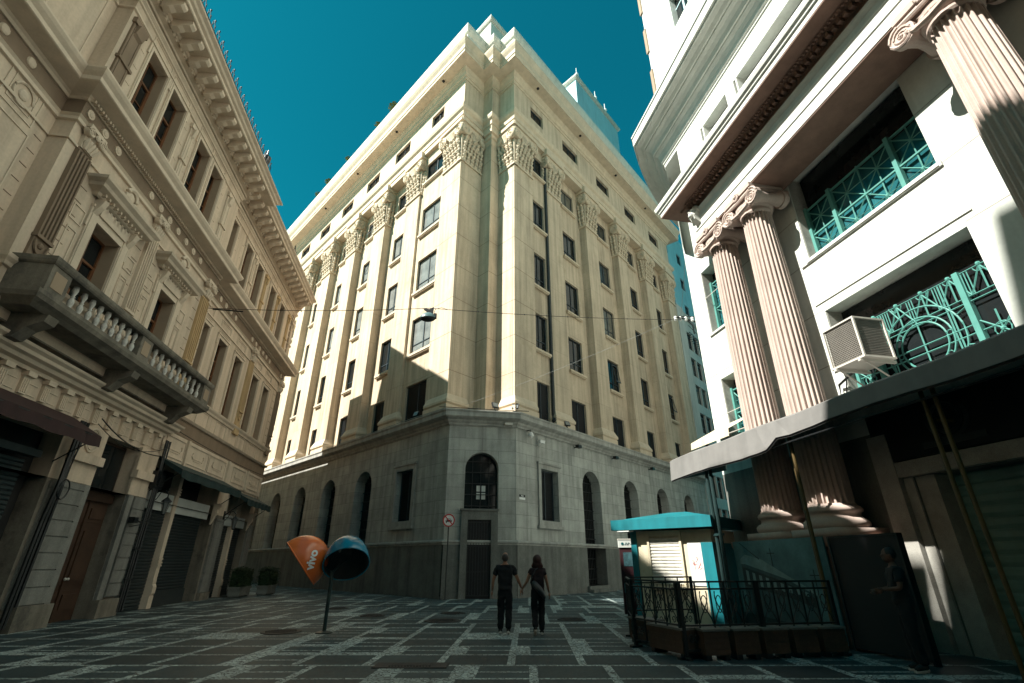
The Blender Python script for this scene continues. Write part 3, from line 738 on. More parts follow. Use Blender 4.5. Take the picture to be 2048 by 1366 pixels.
# hoods over the balcony windows with round crest
for a, b in midA:
    q = FL.mb(); m = (a+b)/2
    q.sweep([(a-.42,AV),(a-.42,AV+.08),(b+.42,AV+.08),(b+.42,AV)], [(0,10.52),(.06,10.55),(.1,10.62),(.28,10.68),(.32,10.76),(.42,10.84),(.44,10.92),(0,11.0)], 1)
    for k in range(11): x = a-.36+k*(b-a+.66)/10; q.box(x,x+.06,AV+.08,AV+.26,10.57,10.66)
    for x in (a-.3, b+.12): q.prism_yz([(AV,10.5),(AV+.26,10.5),(AV+.2,10.3),(AV+.06,10.05),(AV,10.0)], x, x+.18)
    q.box(m-.45,m+.45,AV,AV+.32,10.98,11.12)
    n = 16; q.tube([(m+.24*math.cos(2*PI*i/n),AV+.22,11.3+.24*math.sin(2*PI*i/n)) for i in range(n)], .07, 6, True); q.ball((m,AV+.18,11.3),(.17,.08,.17),10,6)
    lput('window_hood', q, m_ltrim)
    q = FL.mb(); q.box(a-.05,b+.05,AV+.02,AV+.1,10.15,10.45); lput('hood_frieze', q, m_ltrim)
# pilasters of the middle storey
def lpil(s0, s1, o, m, flutes=4, cap=True, z0=7.6, z1=11.2):
    q = FL.mb(); q.box(s0-.04,s1+.04,o,o+.12,z0-.3,z0+.25)
    q.box(s0,s1,o,o+.07,z0+.25,z1)
    n = flutes
    for k in range(n+1):
        x = s0+(s1-s0-.04)*k/n; q.box(x,x+.04,o+.07,o+.115,z0+.9,z1-.08)
    q.box(s0-.02,s1+.02,o,o+.14,z0+.82,z0+.9)
    n2 = 12; c = (s0+s1)/2; q.tube([(c+.2*math.cos(PI+PI*i/n2),o+.1,z0+.75+.3*math.sin(PI+PI*i/n2)) for i in range(n2+1)], .03, 5); q.ball((c,o+.08,z0+.68),(.08,.05,.08),8,5)
    p = lput('pilaster', q, m)
    if cap:
        q = FL.mb(); q.frustum((-1,0,0,1),(-1,0,0,1),0,0) if False else None
        c = (s0+s1)/2; hw = (s1-s0)/2
        q.box(s0-.08,s1+.08,o,o+.2,z1+.62,z1+.72); q.box(s0,s1,o,o+.1,z1,z1+.62)
        for sd in (-1, 1):
            vb = MB(); spiral_disc(vb, c+sd*hw*.95, z1+.5, o+.2, .13, 2, .03, -sd, .12); q.add(vb.v, vb.f)
        for k in range(5):
            x = c+(k-2)*hw*.42; q.tube([(x*.7+c*.3,o+.1,z1+.02),(x,o+.16,z1+.22),(x,o+.2,z1+.3)], [.05,.06,.03], 5)
        q.ball((c,o+.2,z1+.52),(.08,.06,.09),8,5)
        put('capital', q, m_ltrim, p, FL.M)
lpil(-11.6,-11.12,AV,m_lbrown); lpil(-7.98,-7.52,AV,m_ltrim); lpil(-3.95,-3.4,AV,m_lorange); lpil(3.0,3.5,0,m_lorange); lpil(8.2,8.7,0,m_lbrown)
q = FL.mb()   # quoin joints beside pilasters, both storeys
for s0, s1, o in ((-11.05,-10.75,AV),(-7.45,-7.15,AV),(-8.35,-8.05,AV),(-3.35,-3.12,AV),(-4.3,-4.02,AV),(7.7,8.1,0),(-12.2,-11.98,-.1)):
    for k in range(9): q.box(s0,s1,o,o+.012,7.5+k*.42,7.515+k*.42)
for k in range(8): q.box(8.1,8.75,0.002,.03,13.3+k*.42,13.6+k*.42)
lput('quoin_joint', q, m_lbrown)
# upper pilaster strips
for s0, s1, o, m in ((-11.75,-11.25,AV,m_lbrown),(-7.95,-7.65,AV,m_ltrim),(-4.3,-3.9,AV,m_ltrim),(-3.0,-2.0,0,None),(2.45,2.75,0,m_lorange),(4.8,5.05,0,m_lorange),(7.3,7.6,0,m_lorange),(8.25,8.7,0,m_ltrim),(.5,.75,0,m_ltrim)):
    if m is None: continue
    q = FL.mb(); q.box(s0,s1,o,o+.06,13.2,15.9); q.box(s0-.05,s1+.05,o,o+.12,15.9,16.1); q.box(s0-.05,s1+.05,o,o+.12,14.4,14.5); q.prism_yz([(o,15.9),(o+.2,15.9),(o+.14,15.6),(o,15.45)], s0+.08, s1-.08)
    for k in (0,1): q.box(s0+.06+k*(s1-s0-.16),s0+.1+k*(s1-s0-.16),o+.06,o+.08,13.4,15.8)
    lput('pilaster_strip', q, m)
# belts. path with the projecting centre part
def lpath(e=0): return [(-30,-.1),(A0,-.1),(A0,AV),(A1,AV),(A1,0),(LE,0),(LE,-4)]
def belt(name, prof, m, path=None, more=None):
    q = FL.mb(); q.sweep(path or lpath(), prof, 1)
    if more: more(q)
    return lput(name, q, m)
def ldent(q):
    s = A0
    while s < LE: q.box(s,s+.055,(AV if s < A1-.05 else 0)+.1,(AV if s < A1-.05 else 0)+.2,12.44,12.53); s += .11
def legg(q):
    s = -16.0
    while s < LE:
        o = (AV if A0 < s < A1 else (-.1 if s < A0 else 0)); q.ball((s,o+.33,17.1),(.05,.05,.05),6,4)
        q.box(s,s+.09,o+.04,o+.09,16.96,17.0); s += .17
belt('architrave', [(0,11.15),(.05,11.15),(.05,11.22),(0,11.25)], m_ltrim)
belt('architrave', [(0,11.72),(.07,11.74),(.07,11.84),(.12,11.9),(0,11.95)], m_ltrim)
belt('frieze_band', [(0,11.96),(.04,11.98),(.04,12.4),(0,12.42)], m_lbrown)
belt('storey_cornice', [(0,12.42),(.08,12.42),(.1,12.5),(.16,12.54),(.55,12.6),(.58,12.62),(.58,12.74),(.66,12.84),(.7,12.92),(.7,12.98),(0,13.06)], m_ltrim, None, ldent)
q = FL.mb()
s = A0+.2
while s < LE:
    o = (AV if s < A1 else 0)+.04
    if int((s-A0)*10) % 7 < 5: q.prism_xz([(s+.13*math.cos(2*PI*i/12), 12.19+.13*math.sin(2*PI*i/12)) for i in range(12)], o, o+.05); q.ball((s,o+.05,12.19),(.08,.03,.08),8,5)
    s += .62
for s in [-13.9,-13.1]: q.ball((s,-.05,12.19),(.13,.06,.13),10,6)
lput('frieze_disc', q, m_ltrim)
belt('sill_belt', [(0,7.42),(.06,7.44),(.08,7.52),(.14,7.6),(.16,7.68),(0,7.74)], m_ltrim)
belt('frieze_band', [(0,6.02),(.03,6.04),(.03,6.66),(0,6.68)], m_lbrown, [(-2.95,0),(LE,0),(LE,-4)])
belt('string_course', [(0,6.62),(.1,6.64),(.16,6.72),(0,6.76)], m_ltrim)
belt('architrave', [(0,16.25),(.06,16.27),(.06,16.34),(0,16.36)], m_ltrim)
belt('architrave', [(0,16.66),(.05,16.68),(.05,16.74),(.12,16.8),(.12,16.86),(0,16.9)], m_ltrim)
belt('frieze_band', [(0,16.91),(.05,16.92),(.07,17.0),(0,17.01)], m_lbrown)
belt('roof_cornice', [(-.6,16.95),(.14,16.95),(.16,17.02),(.3,17.06),(.34,17.14),(.4,17.16),(.4,17.3),(1.05,17.32),(1.08,17.34),(1.08,17.45),(1.16,17.49),(1.2,17.56),(1.3,17.62),(1.32,17.67),(-.6,17.8)], m_ltrim, [(-30,-.1),(A0,-.1),(A0,AV),(A1,AV),(A1,0),(LE-1.3,0),(LE+.2,-2.5)], legg)
q = FL.mb(); s = -16.0; i = 0
while s < LE-.9:
    o = (AV if A0 < s < A1 else (-.1 if s < A0 else 0))
    q.prism_yz([(o+.4,17.31),(o+1.0,17.31),(o+1.0,17.2),(o+.92,17.12),(o+.72,17.08),(o+.6,17.01),(o+.4,16.98)], s, s+.24)
    s += .62
lput('modillion', q, m_ltrim)
# iron cresting and corner finial on the roof
q = FL.mb(); s = -15.0
while s < -4.2:
    for k in range(2): q.tube([(s+.18*k,1.3+AV,17.66),(s+.18*k,1.3+AV,18.0)], .014, 4)
    q.tube([(s,1.3+AV,17.8),(s+.09,1.3+AV,18.08),(s+.18,1.3+AV,17.8)], .012, 4); q.ball((s+.09,1.3+AV,18.12),(.03,.03,.05),6,4); s += .36
q.tube([(-15,1.3+AV,17.74),(-4.2,1.3+AV,17.74)], .015, 4)
lput('roof_cresting', q, m_blackp)
q = FL.mb(); q.lathe([(.14,17.6),(.2,17.8),(.1,18.0),(.18,18.3),(.2,18.55),(.05,18.7),(.02,19.0)], 10, (-4.0,1.35)); q.lathe([(.1,17.6),(.14,17.8),(.05,18.0),(.02,18.3)], 8, (2.6,1.15)); lput('roof_finial', q, m_black)

# balcony
bal = FL.mb(); BO = AV+.85; bs0, bs1 = -11.75, -2.95
bal.sweep([(bs0,AV),(bs0,BO-.1),(bs1,BO-.1),(bs1,AV)], [(-3.5 if False else -.7,6.62),(-.1,6.62),(0,6.7),(.1,6.76),(.14,6.86),(.14,6.96),(-.7,7.0)], 1)
bal.box(bs0+.4,bs1-.4,AV-.0,BO-.5,6.64,6.98)
B_ = lput('balcony', bal, m_lgrime_shade)
q = FL.mb()
for a, b in ((bs0,bs0+.62),(-7.95,-7.35),(bs1-.62,bs1)): q.box(a,b,BO-.3,BO,6.97,7.62)
for sd in (bs0, bs1-.3): q.box(sd,sd+.3,AV,BO-.3,6.97,7.62)
put('balcony_pier', q, m_lgrime_shade, B_, FL.M)
q = FL.mb()
for a, b in ((bs0,bs0+.62),(-7.95,-7.35),(bs1-.62,bs1)): q.box(a+.12,b-.12,BO,BO+.012,7.1,7.5)
put('pier_panel', q, m_lreveal, B_, FL.M)
q = FL.mb(); q.sweep([(bs0,AV),(bs0,BO),(bs1,BO),(bs1,AV)], [(-.34,7.62),(.02,7.62),(.05,7.66),(.07,7.72),(.07,7.8),(-.38,7.82),(-.38,7.62)], 1); put('handrail', q, m_lgrime_shade, B_, FL.M)
bme = MB(); bme.lathe([(.055,0),(.055,.05),(.03,.07),(.065,.17),(.072,.24),(.05,.31),(.03,.34),(.055,.37),(.03,.4),(.05,.47),(.07,.54),(.06,.6),(.055,.65)], 9); bme = bme.mesh('baluster', True)
for a, b, n in ((bs0+.72,-8.05,10),(-7.25,bs1-.72,10)):
    for k in range(n): put('baluster', bme, m_balus, B_, FL.at(a+(b-a)*k/(n-1), BO-.16, 6.97))
q = FL.mb()
for s in (-11.2,-7.65,-4.0): q.prism_yz([(.0,6.62),(AV+.75,6.62),(AV+.7,6.45),(AV+.4,6.3),(AV+.2,6.05),(.0,6.0)], s, s+.34)
put('balcony_bracket', q, m_lgrime_shade, B_, FL.M)
# lower cornice and triglyph frieze over the door bay
q = FL.mb(); q.sweep([(-11.5,0),(-11.5,.05),(-3.05,.05),(-3.05,0)], [(0,5.74),(.06,5.74),(.08,5.82),(.2,5.86),(.24,5.94),(.34,5.98),(.36,6.06),(.44,6.12),(.46,6.18),(0,6.24)], 1); lput('shop_cornice', q, m_ltrim)
q = FL.mb()
for k in range(12):
    s = -11.2+k*.70
    q.box(s,s+.22,0,.08,5.2,5.74); q.box(s-.03,s+.25,0,.16,5.62,5.74)
    for j in range(3): q.box(s+.03+j*.065,s+.06+j*.065,.08,.1,5.24,5.55)
    q.box(s+.3,s+.6,0,.02,5.24,5.26); q.box(s+.3,s+.6,0,.02,5.5,5.52)
lput('triglyph', q, m_ltrim)
# stone piers
def stone(s0, s1, z0, z1, o=.09, blk=.4):
    q = FL.mb(); z = z0
    while z < z1-.05:
        q.box(s0,s1,0.0,o,z+.03,min(z+blk,z1)); z += blk
    q.box(s0+.02,s1-.02,0,o-.03,z0,z1); lput('stone_pier', q, m_lstone)
stone(-7.3,-6.35,.55,3.55,.12); stone(-3.72,-3.0,.55,3.55,.12,.37); stone(3.42,4.4,.3,3.4,.1,.37); stone(8.0,8.72,.3,3.4,.1,.37); stone(-7.62,-7.35,.5,3.5,.05)
for s0, s1 in ((-6.34,-6.12),(-4.08,-3.8)):
    q = FL.mb(); q.box(s0,s1,-.3,.1,0,3.56); lput('door_jamb', q, m_lstone)
q = FL.mb(); q.box(-7.4,-6.1,.0,.2,0,.55); q.box(-4.1,-2.97,.0,.2,0,.5); q.box(3.4,4.42,.003,.16,0,.3); q.box(7.95,8.75,.003,.16,0,.3); lput('pier_foot', q, m_lgrime_shade)
q = FL.mb()
for s0, s1 in ((-7.35,-6.1),(-4.15,-3.0)): q.box(s0,s1,0.002,.08,3.57,4.1); q.box(s0-.04,s1+.06,0.002,.2,4.1,4.35); q.box(s0,s1,.002,.1,4.35,5.1)
lput('pier_block', q, m_lorange if False else m_lwall)
q = FL.mb(); n = 20
q.tube([(-6.75+.27*math.cos(2*PI*i/n),.12,4.74+.32*math.sin(2*PI*i/n)) for i in range(n)], .035, 5, True); q.tube([(-6.75+.2*math.cos(2*PI*i/n),.12,4.74+.25*math.sin(2*PI*i/n)) for i in range(n)], .02, 5, True)
lput('wall_rosette', q, m_ltrim)
# door
q = FL.mb(); q.box(-6.1,-4.12,-.48,-.4,0,5.04); D = lput('door', q, m_wood)
q = FL.mb()
for s0 in (-6.02,-5.05):
    for z0, z1 in ((.2,.8),(.95,2.5),(2.65,3.15)):
        q.box(s0,s0+.86,-.4,-.375,z0,z1); q.box(s0+.1,s0+.76,-.375,-.34,z0+.1,z1-.1)
q.box(-6.1,-4.12,-.4,-.3,3.25,3.5); q.box(-5.14,-5.06,-.4,-.34,0,3.25)
put('door_panel', q, m_wood, D, FL.M)
q = FL.mb(); q.box(-6.0,-4.2,-.4,-.38,3.6,4.95); put('transom_pane', q, m_glass, D, FL.M)
q = FL.mb(); q.ball((-5.16,-.3,1.1),.04,8,6); q.ball((-5.04,-.3,1.1),.04,8,6); put('door_knob', q, m_alu, D, FL.M)
# shops: dark backs, posts, white signs, rollers
def roller(s0, s1, z0, z1, o, m, name='roller_shutter', par=None, fr=FL, pitch=.11):
    q = fr.mb(); n = int((z1-z0)/pitch)
    for k in range(n):
        z = z0+k*(z1-z0)/n; h = (z1-z0)/n
        q.quad((s0,o,z),(s1,o,z),(s1,o+.03,z+h*.35),(s0,o+.03,z+h*.35)); q.quad((s0,o+.03,z+h*.35),(s1,o+.03,z+h*.35),(s1,o+.03,z+h*.8),(s0,o+.03,z+h*.8)); q.quad((s0,o+.03,z+h*.8),(s1,o+.03,z+h*.8),(s1,o,z+h),(s0,o,z+h))
    return put(name, q, m, par or lb, fr.M)
q = FL.mb(); q.box(-2.94,3.24,-1.0,-.88,0,4.9); q.box(4.66,7.89,-1.0,-.88,0,4.7); q.box(-11.3,-7.76,-.6,-.48,0,4.7); lput('shop_backing', q, m_core)
roller(-2.6,-.62,0,3.3,-.3,m_shutter); roller(-.36,2.66,0,3.3,-.3,m_shutter); roller(4.75,6.0,0,3.2,-.3,m_shutter); roller(6.24,7.8,0,3.2,-.3,m_shutter); roller(-11.2,-8.3,0,3.9,-.3,m_shutter)
q = FL.mb(); q.box(-.1,2.6,-.25,-.2,0,.55); q.box(-11.2,-8.3,-.2,.05,3.95,4.12); lput('shutter_rail', q, m_iron)
q = FL.mb()
for a, b, z0, z1 in ((-2.62,-.6,3.3,3.92),(-.38,2.9,3.3,3.9),(4.72,6.0,3.2,3.7),(6.24,7.85,3.2,3.7)): q.box(a,b,-.2,-.12,z0,z1)
lput('sign_board', q, m_sign)
for s0, zt in ((-.62,4.9),(6.0,4.7)):
    q = FL.mb(); q.box(s0,s0+.26,-.36,-.06,.9,zt); q.box(s0-.03,s0+.29,-.38,-.03,0,.42)
    q.prism_yz([(-.06,.42),(-.0,.5),(.0,.72),(-.05,.8),(-.05,.95),(-.3,.95),(-.3,.42)], s0, s0+.26)
    for z in (1.4,1.5,1.62,3.95,4.05,4.15): q.box(s0-.02,s0+.28,-.38,-.03,z,z+.06)
    lput('shop_post', q, m_ltrim)
for s0 in (2.95,7.9):
    q = FL.mb(); q.prism_yz([(0,4.0),(.35,4.0),(.34,3.9),(.2,3.75),(.22,3.6),(.12,3.45),(.05,3.2),(0,3.1)], s0, s0+.2); lput('scroll_bracket', q, m_ltrim)
# frieze panels over the shops
q = FL.mb(); q.wall(-2.95, LE, 4.97, 6.02, .04, []); lput('shop_frieze', q, m_ltrim)
q = FL.mb()
for s0, s1 in ((-2.75,-1.2),(-.95,1.1),(1.2,3.1),(4.1,5.9),(6.3,8.3)):
    panel(s0, s1, 5.15, 5.9, .045); c = (s0+s1)/2
    for zz in (5.34,5.42): q.box(c-.35,c+.35,.045,.06,zz,zz+.03)
    for sd in (-1,1): q.tube([(c+sd*.45,.06,5.4),(c+sd*.55,.06,5.5),(c+sd*.5,.06,5.65)], .02, 4)
for s0 in (-1.15,3.3,6.05): q.box(s0,s0+.18,.04,.14,5.0,6.0)
lput('raised_panel', q, m_ltrim)
# end wall trim (end pier, dark)
q = FL.mb(); q.box(8.72,8.82,-.5,.02,3.4,6.0); lput('end_pier', q, m_lbrown)

# things fixed to or standing at the left building
def awning(s0, s1, z, dz, out, m, label, fr=FL):
    r = building('shop_awning', label, 'awning', fr.at(s0, 0, z))
    q = fr.mb(); n = 10
    q.quad((s0,.06,z),(s1,.06,z),(s1,out,z-dz),(s0,out,z-dz))
    q.quad((s0,.06,z-.02),(s1,.06,z-.02),(s1,out,z-dz-.02),(s0,out,z-dz-.02))
    for a, b in ((s0,s0),(s1,s1)): q.quad((a,.06,z),(a,out,z-dz),(a,out,z-dz-.2),(a,.06,z-.12))
    put('canopy', q, m, r, fr.M)
    q = fr.mb(); K = 24
    for k in range(K):
        a = s0+(s1-s0)*k/K; b = s0+(s1-s0)*(k+1)/K; y0 = out+.012*math.sin(k*1.7); y1 = out+.012*math.sin((k+1)*1.7)
        q.quad((a,y0,z-dz),(b,y1,z-dz),(b,y1+.02,z-dz-.3-.02*math.sin(k)),(a,y0+.02,z-dz-.3-.02*math.sin(k-1)))
    put('valance', q, m, r, fr.M)
    q = fr.mb(); q.tube([(s0,out-.02,z-dz-.03),(s1,out-.02,z-dz-.03)], .025, 5)
    for a in (s0+.1,s1-.1): q.tube([(a,.0,z-1.2),(a,out-.05,z-dz-.05)], .018, 5)
    put('frame', q, m_black, r, fr.M)
awning(-2.9, 3.3, 5.05, .45, .95, m_awng, 'long dark green canvas awning over the two white sign boards')
awning(4.4, 8.3, 4.85, .45, .95, m_awng, 'short dark green canvas awning at the far corner of the cream building')
awning(-12.6, -7.7, 5.15, .5, .9, m_maroon, 'dark maroon edged awning over the shop shutter next to the wooden door')
q = FL.mb()
for k, s in enumerate((-3.0,-2.88,-2.72)): q.tube([(s,.2,0.1),(s,.2,2.2),(s-.03*k,.24,4.4),(s,.2,5.6)], .035, 6)
q.box(-3.1,-2.6,.1,.3,3.9,4.5); q.box(-3.0,-2.68,.3,.36,4.0,4.4)
for zz in (1.0,1.9,2.8): q.box(-3.06,-2.64,.16,.24,zz,zz+.05)
tag(lput('cable_riser', q, m_black), 'black bundle of pipes and junction box beside the door pier', 'pipe').parent = None
bpy.data.objects['cable_riser'].matrix_basis = FL.M
q = FL.mb()
for k, s in enumerate((-7.62,-7.5,-7.36)): q.tube([(s,.12,0.1),(s+.02,.14,2.5),(s-.05*k,.22,3.4),(s+.04,.2,4.6),(s,.24,5.1)], .045, 6)
q.tube([(-7.4+.2*math.sin(i*.5),.25,3.3+.25*math.cos(i*.5)) for i in range(26)], .018, 5)
o_ = tag(put('cable_bundle', q, m_black, None, FL.M), 'thick black cable bundle with a coiled loop running down between maroon awning and wooden door', 'cable')
def lantern(s, z, label):
    r = thing('wall_lantern', label, 'lantern', FL.at(s, 0, z), 'iron lanterns on the cream building')
    q = MB(); q.tube([(0,.0,.1),(0,.2,.3),(0,.42,.35),(0,.55,.22),(0,.55,.1)], .022, 6); q.box(-.04,.04,0,.05,-.2,.35); q.tube([(0,.03,-.15),(0,.2,.05),(0,.3,.3)], .015, 5); put('bracket', q, m_black, r)
    q = MB(); q.lathe([(.02,.12),(.06,.08),(.16,-.02),(.17,-.05),(.12,-.05)], 6, (0,.55)); q.lathe([(.06,-.42),(.07,-.46),(.02,-.5)], 6, (0,.55))
    for k in range(6): a = PI/3*k; q.tube([(.13*math.cos(a),.55+.13*math.sin(a),-.05),(.065*math.cos(a),.55+.065*math.sin(a),-.42)], .008, 4)
    put('lantern_cage', q, m_black, r)
    q = MB(); q.lathe([(.11,-.06),(.055,-.42)], 6, (0,.55)); put('pane', q, m_glasslit, r)
lantern(-2.55, 3.55, 'black iron wall lantern between the door pier and the long white sign')
lantern(4.4, 3.45, 'black iron wall lantern beside the far pair of shutters')
r = building('wall_bracket_light', 'small black floodlight on an arm fixed to the blockwork beside the wooden door', 'floodlight', FL.at(-3.6,0,2.7))
q = FL.mb(); q.tube([(-3.6,.1,2.85),(-3.3,.4,2.75),(-3.0,.45,3.0)], .02, 5); q.tube([(-3.6,.1,2.6),(-3.35,.35,2.7)], .015, 5); put('arm', q, m_black, r, FL.M)
q = FL.mb(); q.box(-3.75,-3.5,.12,.3,2.72,2.9); put('lamp_head', q, m_black, r, FL.M)

def leaves(mb, c, r, n, size, rng, flat=1):
    for i in range(n):
        while True:
            p = [rng.uniform(-1,1) for _ in range(3)]
            if sum(a*a for a in p) <= 1: break
        if flat == 2: p = [rng.uniform(-1,1) for _ in range(3)]
        x, y, z = (c[k]+p[k]*r[k] for k in range(3))
        a, b = rng.uniform(0,2*PI), rng.uniform(-.9,.9); s = size*rng.uniform(.6,1.3)
        u = Vector((math.cos(a),math.sin(a),b*.6)).normalized(); v = u.cross(Vector((rng.uniform(-.5,.5),rng.uniform(-.5,.5),1))).normalized()
        P = Vector((x,y,z)); mb.quad(tuple(P-u*s), tuple(P+v*s*.45), tuple(P+u*s), tuple(P-v*s*.45))
def swag(p0, p1, sag, r_, lab, fr=FL):
    P = [tuple(p0[k]+(p1[k]-p0[k])*i/20-(sag*4*(i/20)*(1-i/20) if k == 2 else 0) for k in range(3)) for i in range(21)]
    q = fr.mb(); q.tube(P, r_, 5); tag(put('cable', q, m_cable, None, fr.M), lab, 'cable')
swag((-7.3,.5,5.25),(-3.1,.3,5.0),.25,.018,'black cable sagging across the lintel over the wooden door')
swag((-7.3,.45,5.1),(-2.9,.25,5.35),.4,.012,'thin slack wire below the triglyph frieze, over the wooden door')
swag((-2.7,.3,6.05),(8.6,.25,6.1),.1,.014,'thin black cable running along the brown band over the two green awnings')
rng = random.Random(3)
for k, (x, y, lab) in enumerate(((-13.35,26.6,'low planter trough with dark clipped hedge standing before the far shop, nearer one'),(-12.85,28.4,'low planter trough with dark clipped hedge before the far shop, farther one'))):
    r = thing('hedge_planter', lab, 'planter', T(x,y,0) @ Matrix.Rotation(R_(9.2-90),4,'Z'), 'hedge planters by the far shop')
    q = MB(); q.box(-.8,.8,-.25,.25,.06,.42); q.box(-.84,.84,-.29,.29,.36,.46)
    for sx in (-.7,.7): q.box(sx-.05,sx+.05,-.2,.2,0,.06)
    for sx in (-.55,0,.55): q.box(sx-.2,sx+.2,-.262,-.25,.12,.32); q.box(sx-.2,sx+.2,.25,.262,.12,.32)
    put('trough', q, m_planterg, r)
    q = MB(); q.box(-.76,.76,-.25,.25,.46,1.14)
    leaves(q, (0,0,.86), (.86,.36,.40), 2600, .06, rng, 2); leaves(q, (.2,0,1.2), (.7,.3,.16), 400, .06, rng)
    put('hedge', q, m_leaf, r)

# ------------------------------------------------------------------ RIGHT BUILDING (white, pink columns)
FR = Fr((6.62,11.17), -11.3, 1)
rb = building('white_columned_building', 'white building with fluted pink columns, teal window grilles and deep curved cornice', 'building', T(6.62, 11.17, 0))
def rput(name, q, m, par=None): return put(name, q, m, par or rb, FR.M)
S0 = -9.5; WO = -1.5; WE = 5.25
side = []; x, y, h = WE, WO, 50.0
def turn(p, a0, a1, n, L_):
    pts = [p]; 
    for i in range(n):
        a = R_(a0+(a1-a0)*i/max(1,n-1)); p = (p[0]+math.cos(a)*L_/n, p[1]-math.sin(a)*L_/n); pts.append(p)
    return pts
q = FR.mb()
q.wall(S0, WE, 4.2, 16.5, WO, [(-3.9,-.33,9.05,11.95,.55),(-3.9,-.33,5.05,7.5,.55),(2.9,4.4,9.05,11.6,.5),(2.9,4.4,5.3,7.3,.5),(S0+.4,-6.9,9.05,11.95,.55),(S0+.4,-6.9,5.05,7.5,.55)])
q.quad((WE,WO,0),(WE,WO,18),(WE+22,WO-27.2,18),(WE+22,WO-27.2,0))
rput('facade_wall', q, m_rwhite)
q = FR.mb(); q.wall(S0, WE, -.3, 4.2, WO, [(-4.6,-1.2,-.3,3.15,.5)]); rput('ground_wall', q, m_granite2)
q = FR.mb(); q.prism_xy([(S0-12,-2.3),(WE-.4,-2.3),(WE+18,-27.2),(S0-12,-27)], 0, 30); rput('inner_wall', q, m_core)
q = FR.mb(); q.wall(S0-14, S0, -.3, 16.5, WO, []); rput('facade_wall', q, m_rwhite)
# thin grooves and raised mouldings on the white wall
q = FR.mb()
for z, a, b in ((9.05,-.32,WE),(7.55,-.3,WE),(6.1,-.3,WE),(9.05,-4.9,-3.92),(7.6,-4.9,-3.92),(10.5,-.3,WE),(10.5,-4.9,-3.92),(9.05,-9,-4.95)): q.box(a,b,WO-.004,WO+.003,z-.012,z+.012)
for s in (.5,2.2): q.box(s-.01,s+.01,WO-.004,WO+.003,6.1,9.05)
rput('wall_joint', q, m_rgrey)
q = FR.mb(); q.box(-4.0,-.05,WO,WO+.05,8.98,9.1); q.box(-3.95,-.28,WO-.4,WO+.07,9.0,9.045); q.box(-4.1,-.1,WO,WO+.03,7.75,7.82); q.box(2.8,4.5,WO,WO+.06,8.97,9.04); rput('window_sill', q, m_rtrim)
q = FR.mb()
for a, b, z0, z1 in ((-3.9,-.33,9.06,11.9),(-3.9,-.33,5.06,7.49),(2.9,4.4,9.06,11.58),(2.9,4.4,5.31,7.28)):
    q.box(b-.012,b-.003,WO-.5,WO-.03,z0,z1); q.box(a+.003,a+.012,WO-.5,WO-.03,z0,z1)
rput('reveal_lining', q, m_rgrey)
